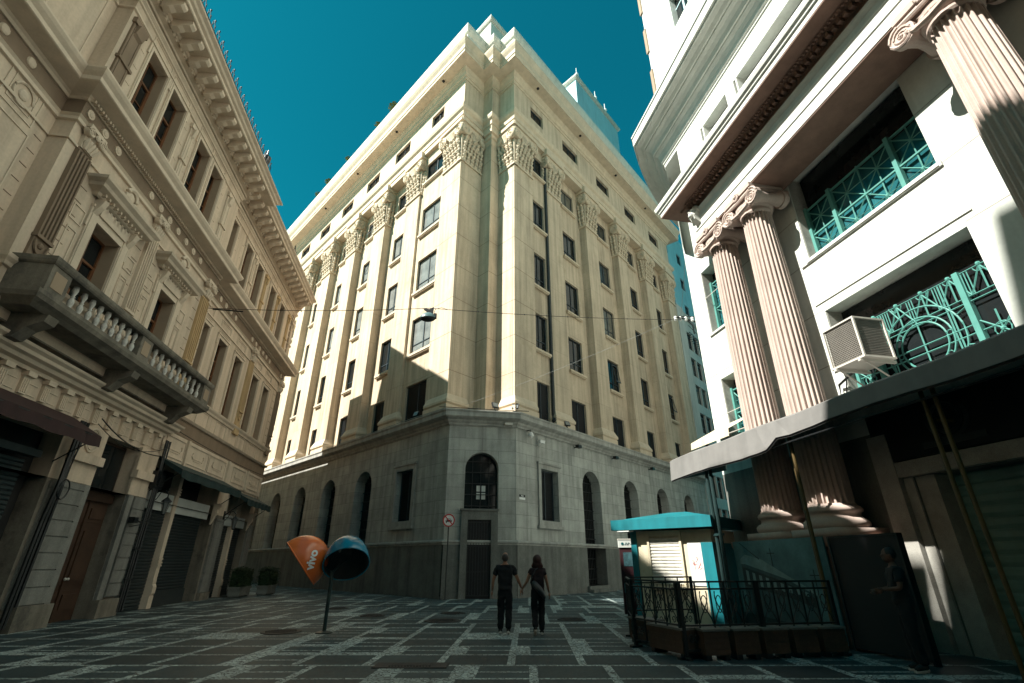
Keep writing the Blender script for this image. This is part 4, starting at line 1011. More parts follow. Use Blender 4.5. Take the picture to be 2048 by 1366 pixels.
# window glass and teal grilles
def bar(q, a, b, o, r=.018): q.tube([(a[0],o,a[1]),(b[0],o,b[1])], r, 4)
def ring(q, c, r, o, t=.018, n=28): q.tube([(c[0]+r*math.cos(2*PI*i/n),o,c[1]+r*math.sin(2*PI*i/n)) for i in range(n)], t, 5, True)
def win_g(a, b, z0, z1, zt, kind):
    q = FR.mb(); q.box(a+.01,b-.01,WO-.50,WO-.47,z0,z1); w_ = rput('window', q, m_glass)
    q = FR.mb(); q.box(a+.02,b-.02,WO-.44,WO-.43,z0+.02,zt)
    put('tinted_pane', q, m_tealglass if kind == 'star' else m_glass, w_, FR.M)
    g = FR.mb(); o = WO-.34
    if kind == 'star':
        cell = (zt-z0)/2.0; n = max(1, round((b-a)/cell)); cw = (b-a)/n
        for i in range(n):
            for j in range(2):
                x0, y0 = a+i*cw, z0+j*cell; x1, y1 = x0+cw, y0+cell; c = ((x0+x1)/2,(y0+y1)/2)
                bar(g,(x0,y0),(x1,y1),o); bar(g,(x1,y0),(x0,y1),o); bar(g,(c[0],y0),(c[0],y1),o); bar(g,(x0,c[1]),(x1,c[1]),o,.014)
                g.ball((c[0],o,c[1]),(.05,.04,.05),6,4); g.ball((x0,o,y1),(.04,.04,.05),6,4)
        for j in range(3): g.box(a,b,o-.03,o+.03,z0+j*cell-.02,z0+j*cell+.02)
        for i in range(n+1): g.box(a+i*cw-.015,a+i*cw+.015,o-.02,o+.02,z0,zt+.06)
        for i in ((0,n//3,n-n//3,n) if n > 3 else (0,n)):
            x = min(max(a+i*cw,a+.05),b-.05); g.box(x-.05,x+.05,o-.05,o+.07,z0,zt+.08)
    else:
        L_ = b-a; c = (a+L_*.5, z0+.72); zf = zt-.52
        for x in (a+.06, a+L_*.2, b-L_*.2, b-.06): g.box(x-.055,x+.055,o-.06,o+.06,z0,zt+.05)
        for x in (a+L_*.3, b-L_*.3): bar(g,(x,z0),(x,zt),o); bar(g,(x+.06,z0),(x+.06,zt),o)
        for z in (zf, zf-.1, zt, z0+.1, z0+.55): bar(g,(a,z),(b,z),o)
        for r in (.85,.62,.5): ring(g, c, r, o, .02, 36)
        bar(g,(c[0],z0+.1),(c[0],zf),o); bar(g,(c[0]-1.05,c[1]),(c[0]+1.05,c[1]),o)
        for i in range(8):
            t = PI/8+i*PI/4; bar(g,(c[0]+.85*math.cos(t),c[1]+.85*math.sin(t)),(c[0]+1.25*math.cos(t),c[1]+1.2*math.sin(t)),o)
            ring(g,(c[0]+.56*math.cos(t+.3),c[1]+.56*math.sin(t+.3)),.055,o,.01,10)
        k = 6; cw = L_/k
        for i in range(k):
            m = a+cw*(i+.5)
            bar(g,(m,zt),(m-cw/2,zf),o); bar(g,(m,zt),(m+cw/2,zf),o); bar(g,(m,zt),(m,zf),o)
            g.tube([(m+.12*math.cos(PI+PI*t/8),o,zt+.12*math.sin(PI+PI*t/8)) for t in range(9)], .012, 4); g.ball((m,o,zt+.03),(.05,.04,.05),6,4)
            for t in (-.06,0,.06): bar(g,(a+cw*i+t,zf),(a+cw*i+t,zt),o,.012)
        for x in (a+L_*.1, b-L_*.1):
            for z in (z0+.45, z0+1.25, z0+2.0):
                if z < zf-.1:
                    ring(g,(x,z),.14,o,.014,12); bar(g,(x-.3,z-.3),(x+.3,z+.3),o); bar(g,(x+.3,z-.3),(x-.3,z+.3),o); bar(g,(x,z-.4),(x,z+.4),o); g.ball((x,o,z),(.05,.05,.05),6,4)
    put('grille', g, m_teal, w_, FR.M)
    return w_
win_g(-3.9,-.33,9.05,11.9,10.75,'star'); win_g(-3.9,-.33,5.05,7.48,6.85,'ring'); win_g(2.9,4.4,9.05,11.58,11.1,'star'); win_g(2.9,4.4,5.3,7.28,6.9,'star'); win_g(S0+.4,-6.9,9.05,11.9,10.75,'star')
# pedestals
def pedestal(a, b):
    q = FR.mb(); q.box(a,b,-1.499,-.0,-.1,1.92); q.sweep([(a,-1.4),(a,0),(b,0),(b,-1.4)], [(0,1.8),(.05,1.84),(.08,1.92),(.08,2.03),(-.2,2.05),(-1.0 if False else -.3,2.05)], 1); q.box(a+.02,b-.02,-1.49,-.02,1.9,2.052)
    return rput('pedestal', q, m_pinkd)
pedestal(-.45, 3.02); pedestal(-8.0, -4.75)
# fluted ionic columns
sh = MB(); H0, H1 = 2.72, 10.98
pr = []
for i in range(13):
    t = i/12; r = .475*(1-.16*max(0, (t-.25)/.75)**1.5); pr.append((r, H0+(H1-H0)*t))
NF = 24; sh.lathe(pr, NF*8, (0,0), True, 0, .15, NF); shm = sh.mesh('column', False)
bs_ = MB(); bs_.box(-.66,.66,-.66,.66,2.05,2.22); bs_.lathe([(.62,2.22),(.66,2.28),(.66,2.36),(.6,2.42),(.54,2.44),(.52,2.5),(.54,2.55),(.58,2.57),(.59,2.63),(.55,2.68),(.5,2.7),(.49,2.74)], 40); bsm = bs_.mesh('column_base', True)
cp = MB(); cp.lathe([(.41,10.9),(.44,10.95),(.44,11.0),(.41,11.02),(.41,11.06),(.47,11.1),(.52,11.18),(.53,11.26),(.4,11.3)], 40)
for k in range(20): a = 2*PI*k/20; cp.ball((.5*math.cos(a),.5*math.sin(a),11.17),(.05,.05,.06),6,4)
cp.box(-.5,.5,-.42,.42,11.3,11.46); cp.box(-.58,.58,-.52,.52,11.46,11.56); cp.box(-.62,.62,-.56,.56,11.56,11.7)
for sd in (-1, 1):
    vb = MB(); spiral_disc(vb, sd*.56, 11.22, .53, .26, 2.6, .035, -sd, .14); cp.add(vb.v, vb.f)
    vb = MB(); spiral_disc(vb, sd*.56, 11.22, .0, .26, 2.6, .035, -sd, .14); cp.add([(a,-.53-b,c) for a,b,c in vb.v], vb.f)
    n = 16; rr = (.22,.17,.14,.17,.22)
    for j in range(4):
        y0, y1 = .4-.2*j, .2-.2*j
        vs = [(sd*.56+rr[j]*math.cos(2*PI*i/n), y0, 11.22+rr[j]*math.sin(2*PI*i/n)) for i in range(n)] + [(sd*.56+rr[j+1]*math.cos(2*PI*i/n), y1, 11.22+rr[j+1]*math.sin(2*PI*i/n)) for i in range(n)]
        cp.add(vs, [(i,(i+1)%n,n+(i+1)%n,n+i) for i in range(n)])
cp.tube([(-.56,.5,11.46),(-.25,.54,11.40),(0,.55,11.38),(.25,.54,11.40),(.56,.5,11.46)], .05, 6)
cp.tube([(-.5,.5,11.2),(-.3,.55,11.04),(0,.57,10.98),(.3,.55,11.04),(.5,.5,11.2)], [.03,.06,.075,.06,.03], 7)
for i in range(11): t = -.45+.09*i; cp.ball((t,.58-.25*t*t,10.99+.9*t*t),(.05,.05,.05),6,4)
n = 12
for i in range(n): a = 2*PI*i/n; cp.ball((.1*math.cos(a),.58,11.6+.1*math.sin(a)),(.045,.03,.045),6,4)
cp.ball((0,.6,11.6),(.06,.05,.06),8,5)
cpm = cp.mesh('capital', False)
for s in (2.0, .35, -5.55, -7.2):
    c = put('column', shm, m_pink, rb, FR.at(s, -.8, 0)); put('column_base', bsm, m_pink, c, FR.at(s, -.8, 0)); put('capital', cpm, m_pink, c, FR.at(s, -.8, 0))
# entablature
EP = [(S0-14,-.33),(2.58,-.33),(2.58,-1.5)]
q = FR.mb(); q.sweep(EP, [(-.95,11.7),(0,11.7),(0,12.0),(.03,12.02),(.03,12.3),(.06,12.32),(.06,12.5),(.12,12.6),(.14,12.66),(.02,12.68),(.02,12.74),(-.95,12.74)], 1); rput('architrave', q, m_rtrim)
q = FR.mb(); q.sweep(EP, [(-.5,12.74),(.01,12.74),(.03,12.84),(.10,12.86),(.10,12.98),(.26,13.0),(.3,13.06),(.78,13.08),(.78,13.12),(-.5,13.12)], 1); s = 2.5
while s > S0: q.box(s-.09,s,-.24,-.08,12.865,12.995); s -= .17
s = 2.5
while s > S0: q.ball((s-.04,.0,13.03),(.035,.06,.03),6,4); s -= .1
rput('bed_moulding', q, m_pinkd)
q = FR.mb(); q.sweep(EP, [(-.2,13.12),(.79,13.12),(.79,13.28),(.84,13.3),(.84,13.34),(.9,13.4),(.93,13.5),(.93,13.56),(-.2,13.62)], 1); rput('cornice', q, m_rtrim)
q = FR.mb(); q.box(S0,2.56,-1.49,-.35,11.66,11.698); q.box(S0,2.3,WO,-1.2,11.98,12.3); rput('soffit_shade_beam', q, m_pinkd)  # brown underside sheet puts shade into the colour; beam behind it
# attic storey and its low windows
q = FR.mb(); hs = [(.0,1.55,15.1,15.78,.4),(-3.6,-.4,15.1,15.78,.4),(-7.2,-4.0,15.1,15.78,.4)]
q.wall(S0-14, 3.05, 13.6, 16.45, -.5, hs); q.quad((3.05,-.5,13.6),(3.05,-.5,16.45),(3.05,-2.2,16.45),(3.05,-2.2,13.6)); rput('attic_wall', q, m_rwhite)
q = FR.mb()
for a, b, c, d, e in hs: q.box(a,b,-.9,-.86,c,d)
aw = rput('attic_pane', q, m_glass)
q = FR.mb()
for a, b, c, d, e in hs:
    q.box(b-.07,b-.03,-.85,-.46,c+.002,d-.002); q.box(b-.2,b-.14,-.85,-.5,c+.002,d-.002)
q.box(S0,3.05,-.5,-.44,14.9,15.04)
rput('attic_trim', q, m_rtrim)
# great curved cornice
def arc_path(s_end, o, n=14):
    pts = [(S0-14, o), (s_end, o)]
    p = (s_end, o)
    for i in range(n):
        a = R_(36+30*i/13); p = (p[0]+math.cos(a)*.65, p[1]-math.sin(a)*.65); pts.append(p)
    return pts
BP = arc_path(4.05, -.5)
q = FR.mb(); q.sweep(BP, [(-.6,16.4),(-.02,16.4),(0,16.48),(0,16.6)], 1); rput('cornice_foot_band', q, m_rtrim)  # plain white band at the foot of the cornice
q = FR.mb(); q.sweep(BP, [(-.3,16.55),(.04,16.55),(.05,16.62),(.1,16.65),(.13,16.8),(.2,16.95),(.3,17.05),(.31,17.1),(.36,17.1),(.42,17.25),(.52,17.36),(.64,17.43),(.65,17.48),(.7,17.48),(.8,17.58),(.95,17.64),(1.0,17.64),(1.0,17.7),(1.08,17.72),(1.08,18.1),(1.12,18.14),(1.12,18.22),(-.8,18.35)], 1); rput('great_cornice', q, m_rtrim)
# upper storeys
UP = [(S0-14,-1.0),(4.5,-1.0),(7.1,-3.0),(9.6,-6.1),(26,-26)]
q = FR.mb(); q.wall(S0-14, 4.5, 18.2, 40, -1.0, [(a,a+1.1,z,z+2.0,.3) for z in (22.9,27.5,32) for a in (1.2,-1.3,-3.8,-6.3)])
for i in range(1, 4): a, b = UP[i], UP[i+1]; q.quad((a[0],a[1],13),(b[0],b[1],13),(b[0],b[1],40),(a[0],a[1],40))
rput('upper_wall', q, m_rwhite)
for z in (22.9,27.5,32):
    for a in (1.2,-1.3,-3.8,-6.3):
        q = FR.mb(); q.box(a,a+1.1,-1.32,-1.28,z,z+2.0); w_ = rput('window', q, m_glass)
        q = FR.mb(); q.box(a+.5,a+.6,-1.28,-1.25,z,z+2.0); q.box(a,a+1.1,-1.28,-1.25,z+1.3,z+1.36); put('frame', q, m_bluew, w_, FR.M)
for z in (21.3,24.3,27.3):
    q = FR.mb(); q.box(4.36,4.56,-1.35,-.93,z,z+1.7); rput('side_fin', q, m_lreveal)
# mask at the end of the architrave
q = FR.mb(); c = (2.32,-.2,12.55)
q.ball(c,(.17,.2,.23),12,8); q.ball((c[0],c[1]+.16,c[2]-.08),(.1,.1,.1),8,6); q.ball((c[0],c[1]+.2,c[2]+.02),(.04,.07,.05),6,4)
for sd in (-1,1): q.ball((c[0]+sd*.07,c[1]+.16,c[2]+.1),(.06,.05,.03),6,4); q.ball((c[0]+sd*.13,c[1]+.02,c[2]+.16),(.06,.08,.08),6,4)
for k in range(7): a = PI*k/6; q.ball((c[0]+.2*math.cos(a),c[1]-.02,c[2]+.06+.2*math.sin(a)),(.07,.1,.07),6,4)
q.prism_yz([(-.34,12.1),(-.1,12.3),(-.05,12.45),(-.34,12.5)],2.2,2.44)
rput('mask_ornament', q, m_rtrim)
# door bay under the awning
q = FR.mb(); q.box(-1.19,-.98,WO-.3,WO+.03,0,3.15); q.box(-1.6,-1.2,WO-.48,WO-.03,0,3.15); rput('door_jamb', q, m_rgrey)
q = FR.mb(); q.box(-.95,-.48,WO,WO+.12,0,4.1); rput('door_pilaster', q, m_rgrey)  # white pilaster greyed, awning shade put into its colour
roller(-4.6,-1.6,0,3.15,WO-.42,m_tealsh if 'm_tealsh' in globals() else mat('teal_grey_steel_shutter', (.13,.24,.22), .45, .2, 2, .05, spec=.5, streak=.25),'roller_shutter',rb,FR,.2)
q = FR.mb(); q.box(-4.75,-1.0,WO,WO+.16,3.16,3.46); rput('door_lintel', q, m_rgrey)

# things on / in front of the right building
sg = building('round_emblem_sign', 'dark shop sign panel with a round laurel wreath emblem above the green roller shutter', 'sign', FR.at(-2.9,WO,3.5))
q = FR.mb(); q.box(-4.6,-.6,WO+.003,WO+.1,3.5,4.55); put('panel', q, m_blackp, sg, FR.M)
q = FR.mb(); c = (-2.3,4.12); o = WO+.11
ring(q, c, .3, o, .02, 28); ring(q, c, .25, o, .01, 28)
for k in range(-7, 8):
    for sd in (-1, 1):
        a = -PI/2+sd*(k+8)*.13; p = (c[0]+.38*math.cos(a), c[1]+.38*math.sin(a)); q.ball((p[0],o,p[1]),(.05,.012,.03),6,4)
q.box(-2.9,-1.7,o-.01,o+.012,3.62,3.74)
put('emblem', q, m_iron, sg, FR.M)
q = FR.mb(); q.prism_xz([(-2.42,3.98),(-2.12,4.08),(-2.14,4.13),(-2.44,4.03)], WO+.1, WO+.12); put('emblem_band', q, m_yellow, sg, FR.M)
ar = building('street_awning', 'long grey canvas awning with drooping flap stretched in front of the pink columns', 'awning', FR.at(0,.55,4.1))
q = FR.mb(); K = 40; sA, sB = 4.95, -9.5
def zf(s): return 4.55+.012*math.sin(s*2.1)
rows = [[], [], [], [], []]
for k in range(K+1):
    s = sA+(sB-sA)*k/K; wv = .03*math.sin(s*3.3)+.02*math.sin(s*7.1+1); seam = .05 if abs(s-.15) < .3 else 0
    fl = .62+.02*math.sin(s*1.7) if s > .2 else .4+.02*math.sin(s*1.3+2)
    for r_, (oo, z) in enumerate(((-1.47,5.12),(-.5,4.85),(.42,zf(s)+.04),(.55+wv*.4,zf(s)-.03),(.6+wv*.6+seam,zf(s)-fl))): rows[r_].append((s,oo,z))
n0 = K+1
vs = [p for r_ in rows for p in r_]
q.add(vs, [(r_*n0+k,r_*n0+k+1,(r_+1)*n0+k+1,(r_+1)*n0+k) for r_ in range(4) for k in range(K)])
for p0 in (0, K): q.add([rows[r_][p0] for r_ in range(5)]+[(rows[0][p0][0],-1.47,4.3)], [tuple(range(6))])
put('canopy', q, m_awn, ar, FR.M)
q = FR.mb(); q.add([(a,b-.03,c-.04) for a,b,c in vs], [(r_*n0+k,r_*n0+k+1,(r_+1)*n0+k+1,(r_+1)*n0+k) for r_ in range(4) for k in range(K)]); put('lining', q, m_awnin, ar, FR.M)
q = FR.mb()
for s in (4.8,2.4,.1,-2.4,-4.8,-7): q.tube([(s,-1.2,5.15),(s,.45,4.45)], .025, 5)
q.tube([(sA,.45,4.42),(sB,.45,4.42)], .03, 6); q.tube([(sA,.5,3.95),(sB,.5,4.05)], .02, 5)
put('frame', q, m_black, ar, FR.M)
q = FR.mb()
for s, o in ((.12,.12),(-.12,.3)): q.tube([(s,o,0),(s,o,4.4)], .035, 8)
for s in (-3.3,-3.5): q.tube([(s,.3,0),(s,.3,4.4)], .035, 8)
put('post', q, m_yellow, ar, FR.M)
q = FR.mb()
for s, o in ((3.3,.35),(3.05,.38)): q.tube([(s,o,0),(s,o,4.35)], .05, 8); q.box(s-.09,s+.09,o-.09,o+.09,0,.03)
q.box(3.0,3.35,.3,.42,2.2,2.26)
put('post', q, m_pole, ar, FR.M)
r = building('small_canvas_awning', 'small cream canvas awning below the narrow window behind the columns', 'awning', FR.at(4.3,-1.0,5))
q = FR.mb(); q.quad((2.9,WO,5.75),(5.0,WO,5.75),(5.0,-.35,5.15),(2.9,-.35,5.15)); q.quad((2.9,-.35,5.15),(5.0,-.35,5.15),(5.0,-.33,4.93),(2.9,-.33,4.93)); q.quad((5.0,WO,5.75),(5.0,-.35,5.15),(5.0,-.33,4.93),(5.0,WO,5.5)); put('canopy', q, m_kcream, r, FR.M)
q = FR.mb(); q.tube([(5.0,WO,5.4),(5.0,-.36,5.0),(2.9,-.36,5.0),(2.9,WO,5.4)], .02, 5); put('frame', q, m_alu, r, FR.M)
# air conditioner
ac = building('air_conditioner', 'grey air conditioner condenser with mesh sides on a wall bracket below the ring grille', 'air conditioner', FR.at(-1.2,-.9,5.55))
x0, x1, y0, y1, z0, z1 = -1.75,-.9,-1.4,-.62,5.6,6.5
q = FR.mb(); q.box(x0+.03,x1-.03,y0+.03,y1-.03,z0,z1); B2 = put('cabinet', q, m_mesh, ac, FR.M)
q = FR.mb()
for x, y in ((x0,y0),(x0,y1),(x1,y0),(x1,y1)): q.box(x-.02,x+.02,y-.02,y+.02,z0,z1)
q.box(x0-.02,x1+.02,y0-.02,y1+.02,z1,z1+.035); q.box(x0-.03,x1+.03,y0-.02,y1+.03,z0-.04,z0)
put('casing', q, m_alu, ac, FR.M)
q = FR.mb()
for k in range(22): z = z0+.03+k*.04; q.box(x0+.02,x1-.02,y1-.03,y1-.012,z,z+.012); q.box(x0+.012,x0+.03,y0+.02,y1-.02,z,z+.012)
for k in range(18): x = x0+.04+k*.041; q.box(x,x+.006,y1-.03,y1-.01,z0,z1)
put('coil_guard', q, m_mesh, ac, FR.M)
q = FR.mb()
for x in (x0+.1,x1-.1): q.box(x-.03,x+.03,WO,y1+.06,z0-.1,z0-.04); q.tube([(x,WO,z0-.6),(x,y1-.1,z0-.1)], .02, 5)
q.box(-.42,-.1,WO,WO+.1,5.95,6.25)
put('bracket', q, m_alu, ac, FR.M)
q = FR.mb(); q.tube([(-.3,WO+.03,5.95),(-.4,WO+.05,5.6),(-.28,WO+.03,5.3),(-.3,WO+.06,5.0)], .015, 5); q.tube([(x1,-1.2,5.6),(-.2,WO+.1,5.5),(-.15,WO+.1,5.1),(-.6,WO+.1,4.95)], .03, 6); put('pipe', q, m_cable, ac, FR.M)
# tram mural on the pedestal (a flat painted board)
mu = building('tram_mural', 'large teal toned picture board of an old tram fixed to the column pedestal', 'mural', FR.at(1.5,.03,0))
q = FR.mb(); q.box(-.15,2.98,.09,.12,.06,2.04); put('board', q, mat('teal_mural_sky', (.07,.16,.17), .6, .55, 1.3, .02, fine=.1), mu, FR.M)
m_mud = mat('dark_mural_ink', (.012,.026,.028), .6, .5, 5, .02); m_mul = mat('pale_mural_ink', (.13,.22,.22), .6, .3, 5, .02); m_mum = mat('mid_mural_ink', (.03,.065,.07), .6, .4, 5, .02)
o = .1205
def poly(pts, m, name, d=.003):
    q = FR.mb(); q.prism_xz(pts, o, o+d); put(name, q, m, mu, FR.M)
poly([(2.75,1.62),(2.55,1.72),(1.9,1.6),(1.2,1.3),(.35,.95),(.35,.9),(1.2,1.2),(2.6,1.5),(2.78,1.5)], m_mul, 'painted_roof', .005)
poly([(2.75,1.5),(2.6,1.5),(1.2,1.2),(.35,.9),(.35,.2),(1.2,.25),(2.75,.35)], m_mum, 'painted_body', .003)
poly([(2.72,1.42),(2.6,1.42),(1.2,1.12),(.4,.84),(.4,.66),(1.2,.82),(2.72,1.0)], m_mud, 'painted_window_band', .006)
q = FR.mb()
for k in range(9): s = 2.6-k*.24; q.prism_xz([(s,1.02-.02*k+.02),(s,1.36-.05*k),(s-.1,1.34-.05*k),(s-.1,1.01-.02*k+.02)], o, o+.009)
put('painted_window', q, m_mul, mu, FR.M)
poly([(2.98,.06),(-.1,.06),(-.1,.2),(.35,.24),(1.2,.3),(2.98,.4)], m_mud, 'painted_street', .004)
q = FR.mb()
for s, z in ((1.55,1.45),(.3,1.0)): q.box(s-.01,s+.01,o,o+.006,z,z+.4); q.box(s-.13,s+.13,o,o+.006,z+.28,z+.3)
q.prism_xz([(2.7,2.0),(2.68,2.0),(2.0,1.62),(2.02,1.6)], o, o+.006)
put('painted_pole', q, m_mud, mu, FR.M)
# black boards beside it
r = building('black_panel', 'tall plain black panel standing between the mural and the doorway', 'board', FR.at(-1,.1,0))
q = FR.mb(); q.box(-1.85,-.3,.02,.1,.05,2.0); put('panel', q, m_blackp, r, FR.M)
q = FR.mb(); q.box(-1.88,-1.84,0,.12,0,2.02); q.box(-.31,-.27,0,.12,0,2.02); q.box(-1.88,-.27,0,.12,2.0,2.03); put('frame', q, m_black, r, FR.M)

# ------------------------------------------------------------------ BUILDINGS BEHIND AND OFF TO THE SIDE
wb = building('grey_strip_window_building', 'pale grey building with bands of windows just beyond the corner office building', 'building', FB.at(33,-.6,0))
q = FB.mb(); rows_ = [(3.2*k+4.2,3.2*k+6.4) for k in range(7)]
q.wall(27.5, 60, -.3, 27.5, -.6, [(a,a+1.5,z0,z1,.3) for a in [31.3+1.75*k for k in range(14)] for z0,z1 in rows_]); q.prism_xy([(27.5,-.95),(60,-.95),(60,-14),(27.5,-14)], 0, 27.4)
put('facade_wall', q, m_greyw, wb, FB.M)
for a in [31.3+1.75*k for k in range(8)]:
    for z0, z1 in rows_: window(wb, FB, a+.75, -.82, z0, 1.5, z1-z0, 'strip', False)
q = FB.mb(); q.box(27.6,29.4,-.6,.0,0,27.5); q.sweep([(27.5,-.6),(60,-.6)], [(0,27.1),(.3,27.2),(.35,27.6),(-.5,27.7)], 1); put('end_pier', q, m_greyw, wb, FB.M)
q = FB.mb()
for k in range(9): q.tube([(29.4+k*.5,-.3,24.4-.05*k),(29.4+k*.5,.4,24.4-.05*k)], .03, 4)
q.tube([(29.2,.4,24.4),(34,.4,24.1)], .04, 5); q.tube([(29.2,.4,25.2),(34,.4,24.9)], .03, 5); put('cable_tray', q, m_black, wb, FB.M)
bt = building('pale_blue_tower', 'slender pale blue tower block rising behind the grey strip window building', 'building', FB.at(34,-4,0))
q = FB.mb(); q.wall(32.2, 60, 20, 46, -3.5, [(a,a+1.6,z,z+1.8,.25) for a in (36.2,41,46) for z in (28,32.4,36.8,41)]); q.wall
q.quad((32.2,-3.5,20),(32.2,-3.5,46),(32.2,-12,46),(32.2,-12,20)); q.prism_xy([(32.25,-3.8),(60,-3.8),(60,-12),(32.25,-12)], 19, 45.8)
put('facade_wall', q, m_bluew, bt, FB.M)
for a in (36.2,41,46):
    for z in (28,32.4,36.8,41): window(bt, FB, a+.8, -3.68, z, 1.6, 1.8, 'attic', False)
q = FB.mb(); q.box(31.2,33.6,-7,-3.2,38,47.4); q.box(31,33.8,-7.2,-3.0,47.4,47.8); put('stair_head', q, m_roofc, bt, FB.M)
nb = building('tall_neighbour_building', 'plain taller building continuing the row of the ornate cream building', 'building', FL.at(-26,0,0))
q = FL.mb(); q.wall(-52, -18.2, -.3, 23.6, 0, [(a,a+1.2,z,z+2,.25) for a in [-50+2.7*k for k in range(11)] for z in (2,6,10,14,18)]); q.prism_xy([(-52,-.3),(-18.2,-.3),(-18.2,-13),(-52,-13)], 0, 23.5)
q.box(-52,-20.9,-13,-.2,21.5,29.4)
put('facade_wall', q, m_lwall, nb, FL.M)
q = FL.mb()
for a in [-50+2.7*k for k in range(11)]:
    for z in (2,6,10,14,18): q.box(a,a+1.2,-.26,-.22,z,z+2)
put('pane', q, m_glass, nb, FL.M)
q = FL.mb(); q.sweep([(-52,0),(-18.2,0),(-18.2,-8)], [(0,23.1),(.4,23.3),(.5,23.7),(-.5,23.9)], 1); put('cornice', q, m_ltrim, nb, FL.M)

bk = building('plain_street_building', 'plain pale building closing the street opposite the corner office building', 'building', T(0,-24,0))
q = MB(); q.box(-30,34,-36,-24,-.2,24); put('facade_wall', q, m_greyw, bk)
q = MB(); 
for a in range(-26,32,4):
    for z in (2,6,10,14,18): q.box(a,a+1.6,-24.02,-23.96,z,z+2.2)
put('pane', q, m_glass, bk)
q = MB(); q.box(-30.4,34.4,-24.5,-23.4,23.2,24.3); put('cornice', q, m_greyw, bk)

# ------------------------------------------------------------------ GROUND
def paving():
    m = bpy.data.materials.new('portuguese_paving'); m.use_nodes = True
    N = m.node_tree.nodes; L = m.node_tree.links; bs = N['Principled BSDF']
    tc = N.new('ShaderNodeTexCoord'); sx = N.new('ShaderNodeSeparateXYZ'); L.new(tc.outputs['Object'], sx.inputs[0])
    def M(op, a, b=None, c=None):
        n = N.new('ShaderNodeMath'); n.operation = op
        for i, v in enumerate((a, b, c)):
            if v is None: continue
            if isinstance(v, (int, float)): n.inputs[i].default_value = v
            else: L.new(v, n.inputs[i])
        return n.outputs[0]
    def WN(x, y):
        c = N.new('ShaderNodeCombineXYZ'); L.new(x, c.inputs[0]); L.new(y, c.inputs[1])
        w = N.new('ShaderNodeTexWhiteNoise'); w.noise_dimensions = '2D'; L.new(c.outputs[0], w.inputs['Vector']); return w.outputs['Value'], w.outputs['Color']
    X = M('ADD', sx.outputs['X'], M('MULTIPLY', sx.outputs['Y'], -.03)); Y = sx.outputs['Y']
    # bands of rows, rows about .95 m and cells about 1.1 m
    v = M('DIVIDE', M('SUBTRACT', Y, .42), 1.0); j = M('FLOOR', v); fv = M('SUBTRACT', v, j)
    zero = M('MULTIPLY', j, 0.0)
    rj, cj = WN(M('FLOOR', M('DIVIDE', j, 3)), zero)
    u = M('ADD', M('DIVIDE', X, 1.2), M('MULTIPLY', M('FLOOR', M('MULTIPLY', rj, 3)), .31)); i = M('FLOOR', u); fu = M('SUBTRACT', u, i)
    rc, cc = WN(i, j)
    sp = N.new('ShaderNodeSeparateColor'); L.new(cc, sp.inputs[0])
    wide = M('GREATER_THAN', sp.outputs[0], .74)
    bw = M('ADD', .11, M('MULTIPLY', wide, .22))
    bandu = M('LESS_THAN', fu, bw)
    wh = M('GREATER_THAN', sp.outputs[1], .84)
    bandv = M('LESS_THAN', fv, M('ADD', .085, M('MULTIPLY', wh, .22)))
    full = M('GREATER_THAN', sp.outputs[2], .955)
    # some cells are split again by a thin line
    half = M('MULTIPLY', M('GREATER_THAN', rc, .66), M('LESS_THAN', M('ABSOLUTE', M('SUBTRACT', fv, .52)), .032))
    mask = M('MINIMUM', M('ADD', M('ADD', bandu, bandv), M('ADD', full, half)), 1)
    vo = N.new('ShaderNodeTexVoronoi'); vo.feature = 'DISTANCE_TO_EDGE'; vo.inputs['Scale'].default_value = 13; L.new(tc.outputs['Object'], vo.inputs['Vector'])
    v2 = N.new('ShaderNodeTexVoronoi'); v2.inputs['Scale'].default_value = 13; L.new(tc.outputs['Object'], v2.inputs['Vector'])
    jt = N.new('ShaderNodeMapRange'); jt.inputs[1].default_value = .03; jt.inputs[2].default_value = .10; jt.inputs[3].default_value = .12; jt.inputs[4].default_value = 1; L.new(vo.outputs['Distance'], jt.inputs[0])
    s2 = N.new('ShaderNodeSeparateColor'); L.new(v2.outputs['Color'], s2.inputs[0])
    sv = M('MULTIPLY', jt.outputs[0], M('ADD', .55, M('MULTIPLY', s2.outputs[0], .45)))
    st = N.new('ShaderNodeMix'); st.data_type = 'RGBA'; st.blend_type = 'MULTIPLY'; st.inputs[0].default_value = 1; st.inputs[6].default_value = (.42,.50,.48,1); L.new(sv, st.inputs[7])
    n1 = N.new('ShaderNodeTexNoise'); n1.inputs['Scale'].default_value = .55; n1.inputs['Detail'].default_value = 10; n1.inputs['Roughness'].default_value = .75; L.new(tc.outputs['Object'], n1.inputs['Vector'])
    n2 = N.new('ShaderNodeTexNoise'); n2.inputs['Scale'].default_value = 14; n2.inputs['Detail'].default_value = 8; L.new(tc.outputs['Object'], n2.inputs['Vector'])
    a = N.new('ShaderNodeMapRange'); a.inputs[1].default_value = .3; a.inputs[2].default_value = .7; a.inputs[3].default_value = .55; a.inputs[4].default_value = 1.35; L.new(n1.outputs['Fac'], a.inputs[0])
    b = N.new('ShaderNodeMapRange'); b.inputs[1].default_value = .3; b.inputs[2].default_value = .75; b.inputs[3].default_value = .75; b.inputs[4].default_value = 1.3; L.new(n2.outputs['Fac'], b.inputs[0])
    sl = M('MULTIPLY', M('MULTIPLY', a.outputs[0], b.outputs[0]), M('ADD', .75, M('MULTIPLY', rc, .5)))
    slab = N.new('ShaderNodeMix'); slab.data_type = 'RGBA'; slab.blend_type = 'MULTIPLY'; slab.inputs[0].default_value = 1; slab.inputs[6].default_value = (.016,.036,.041,1); L.new(sl, slab.inputs[7])
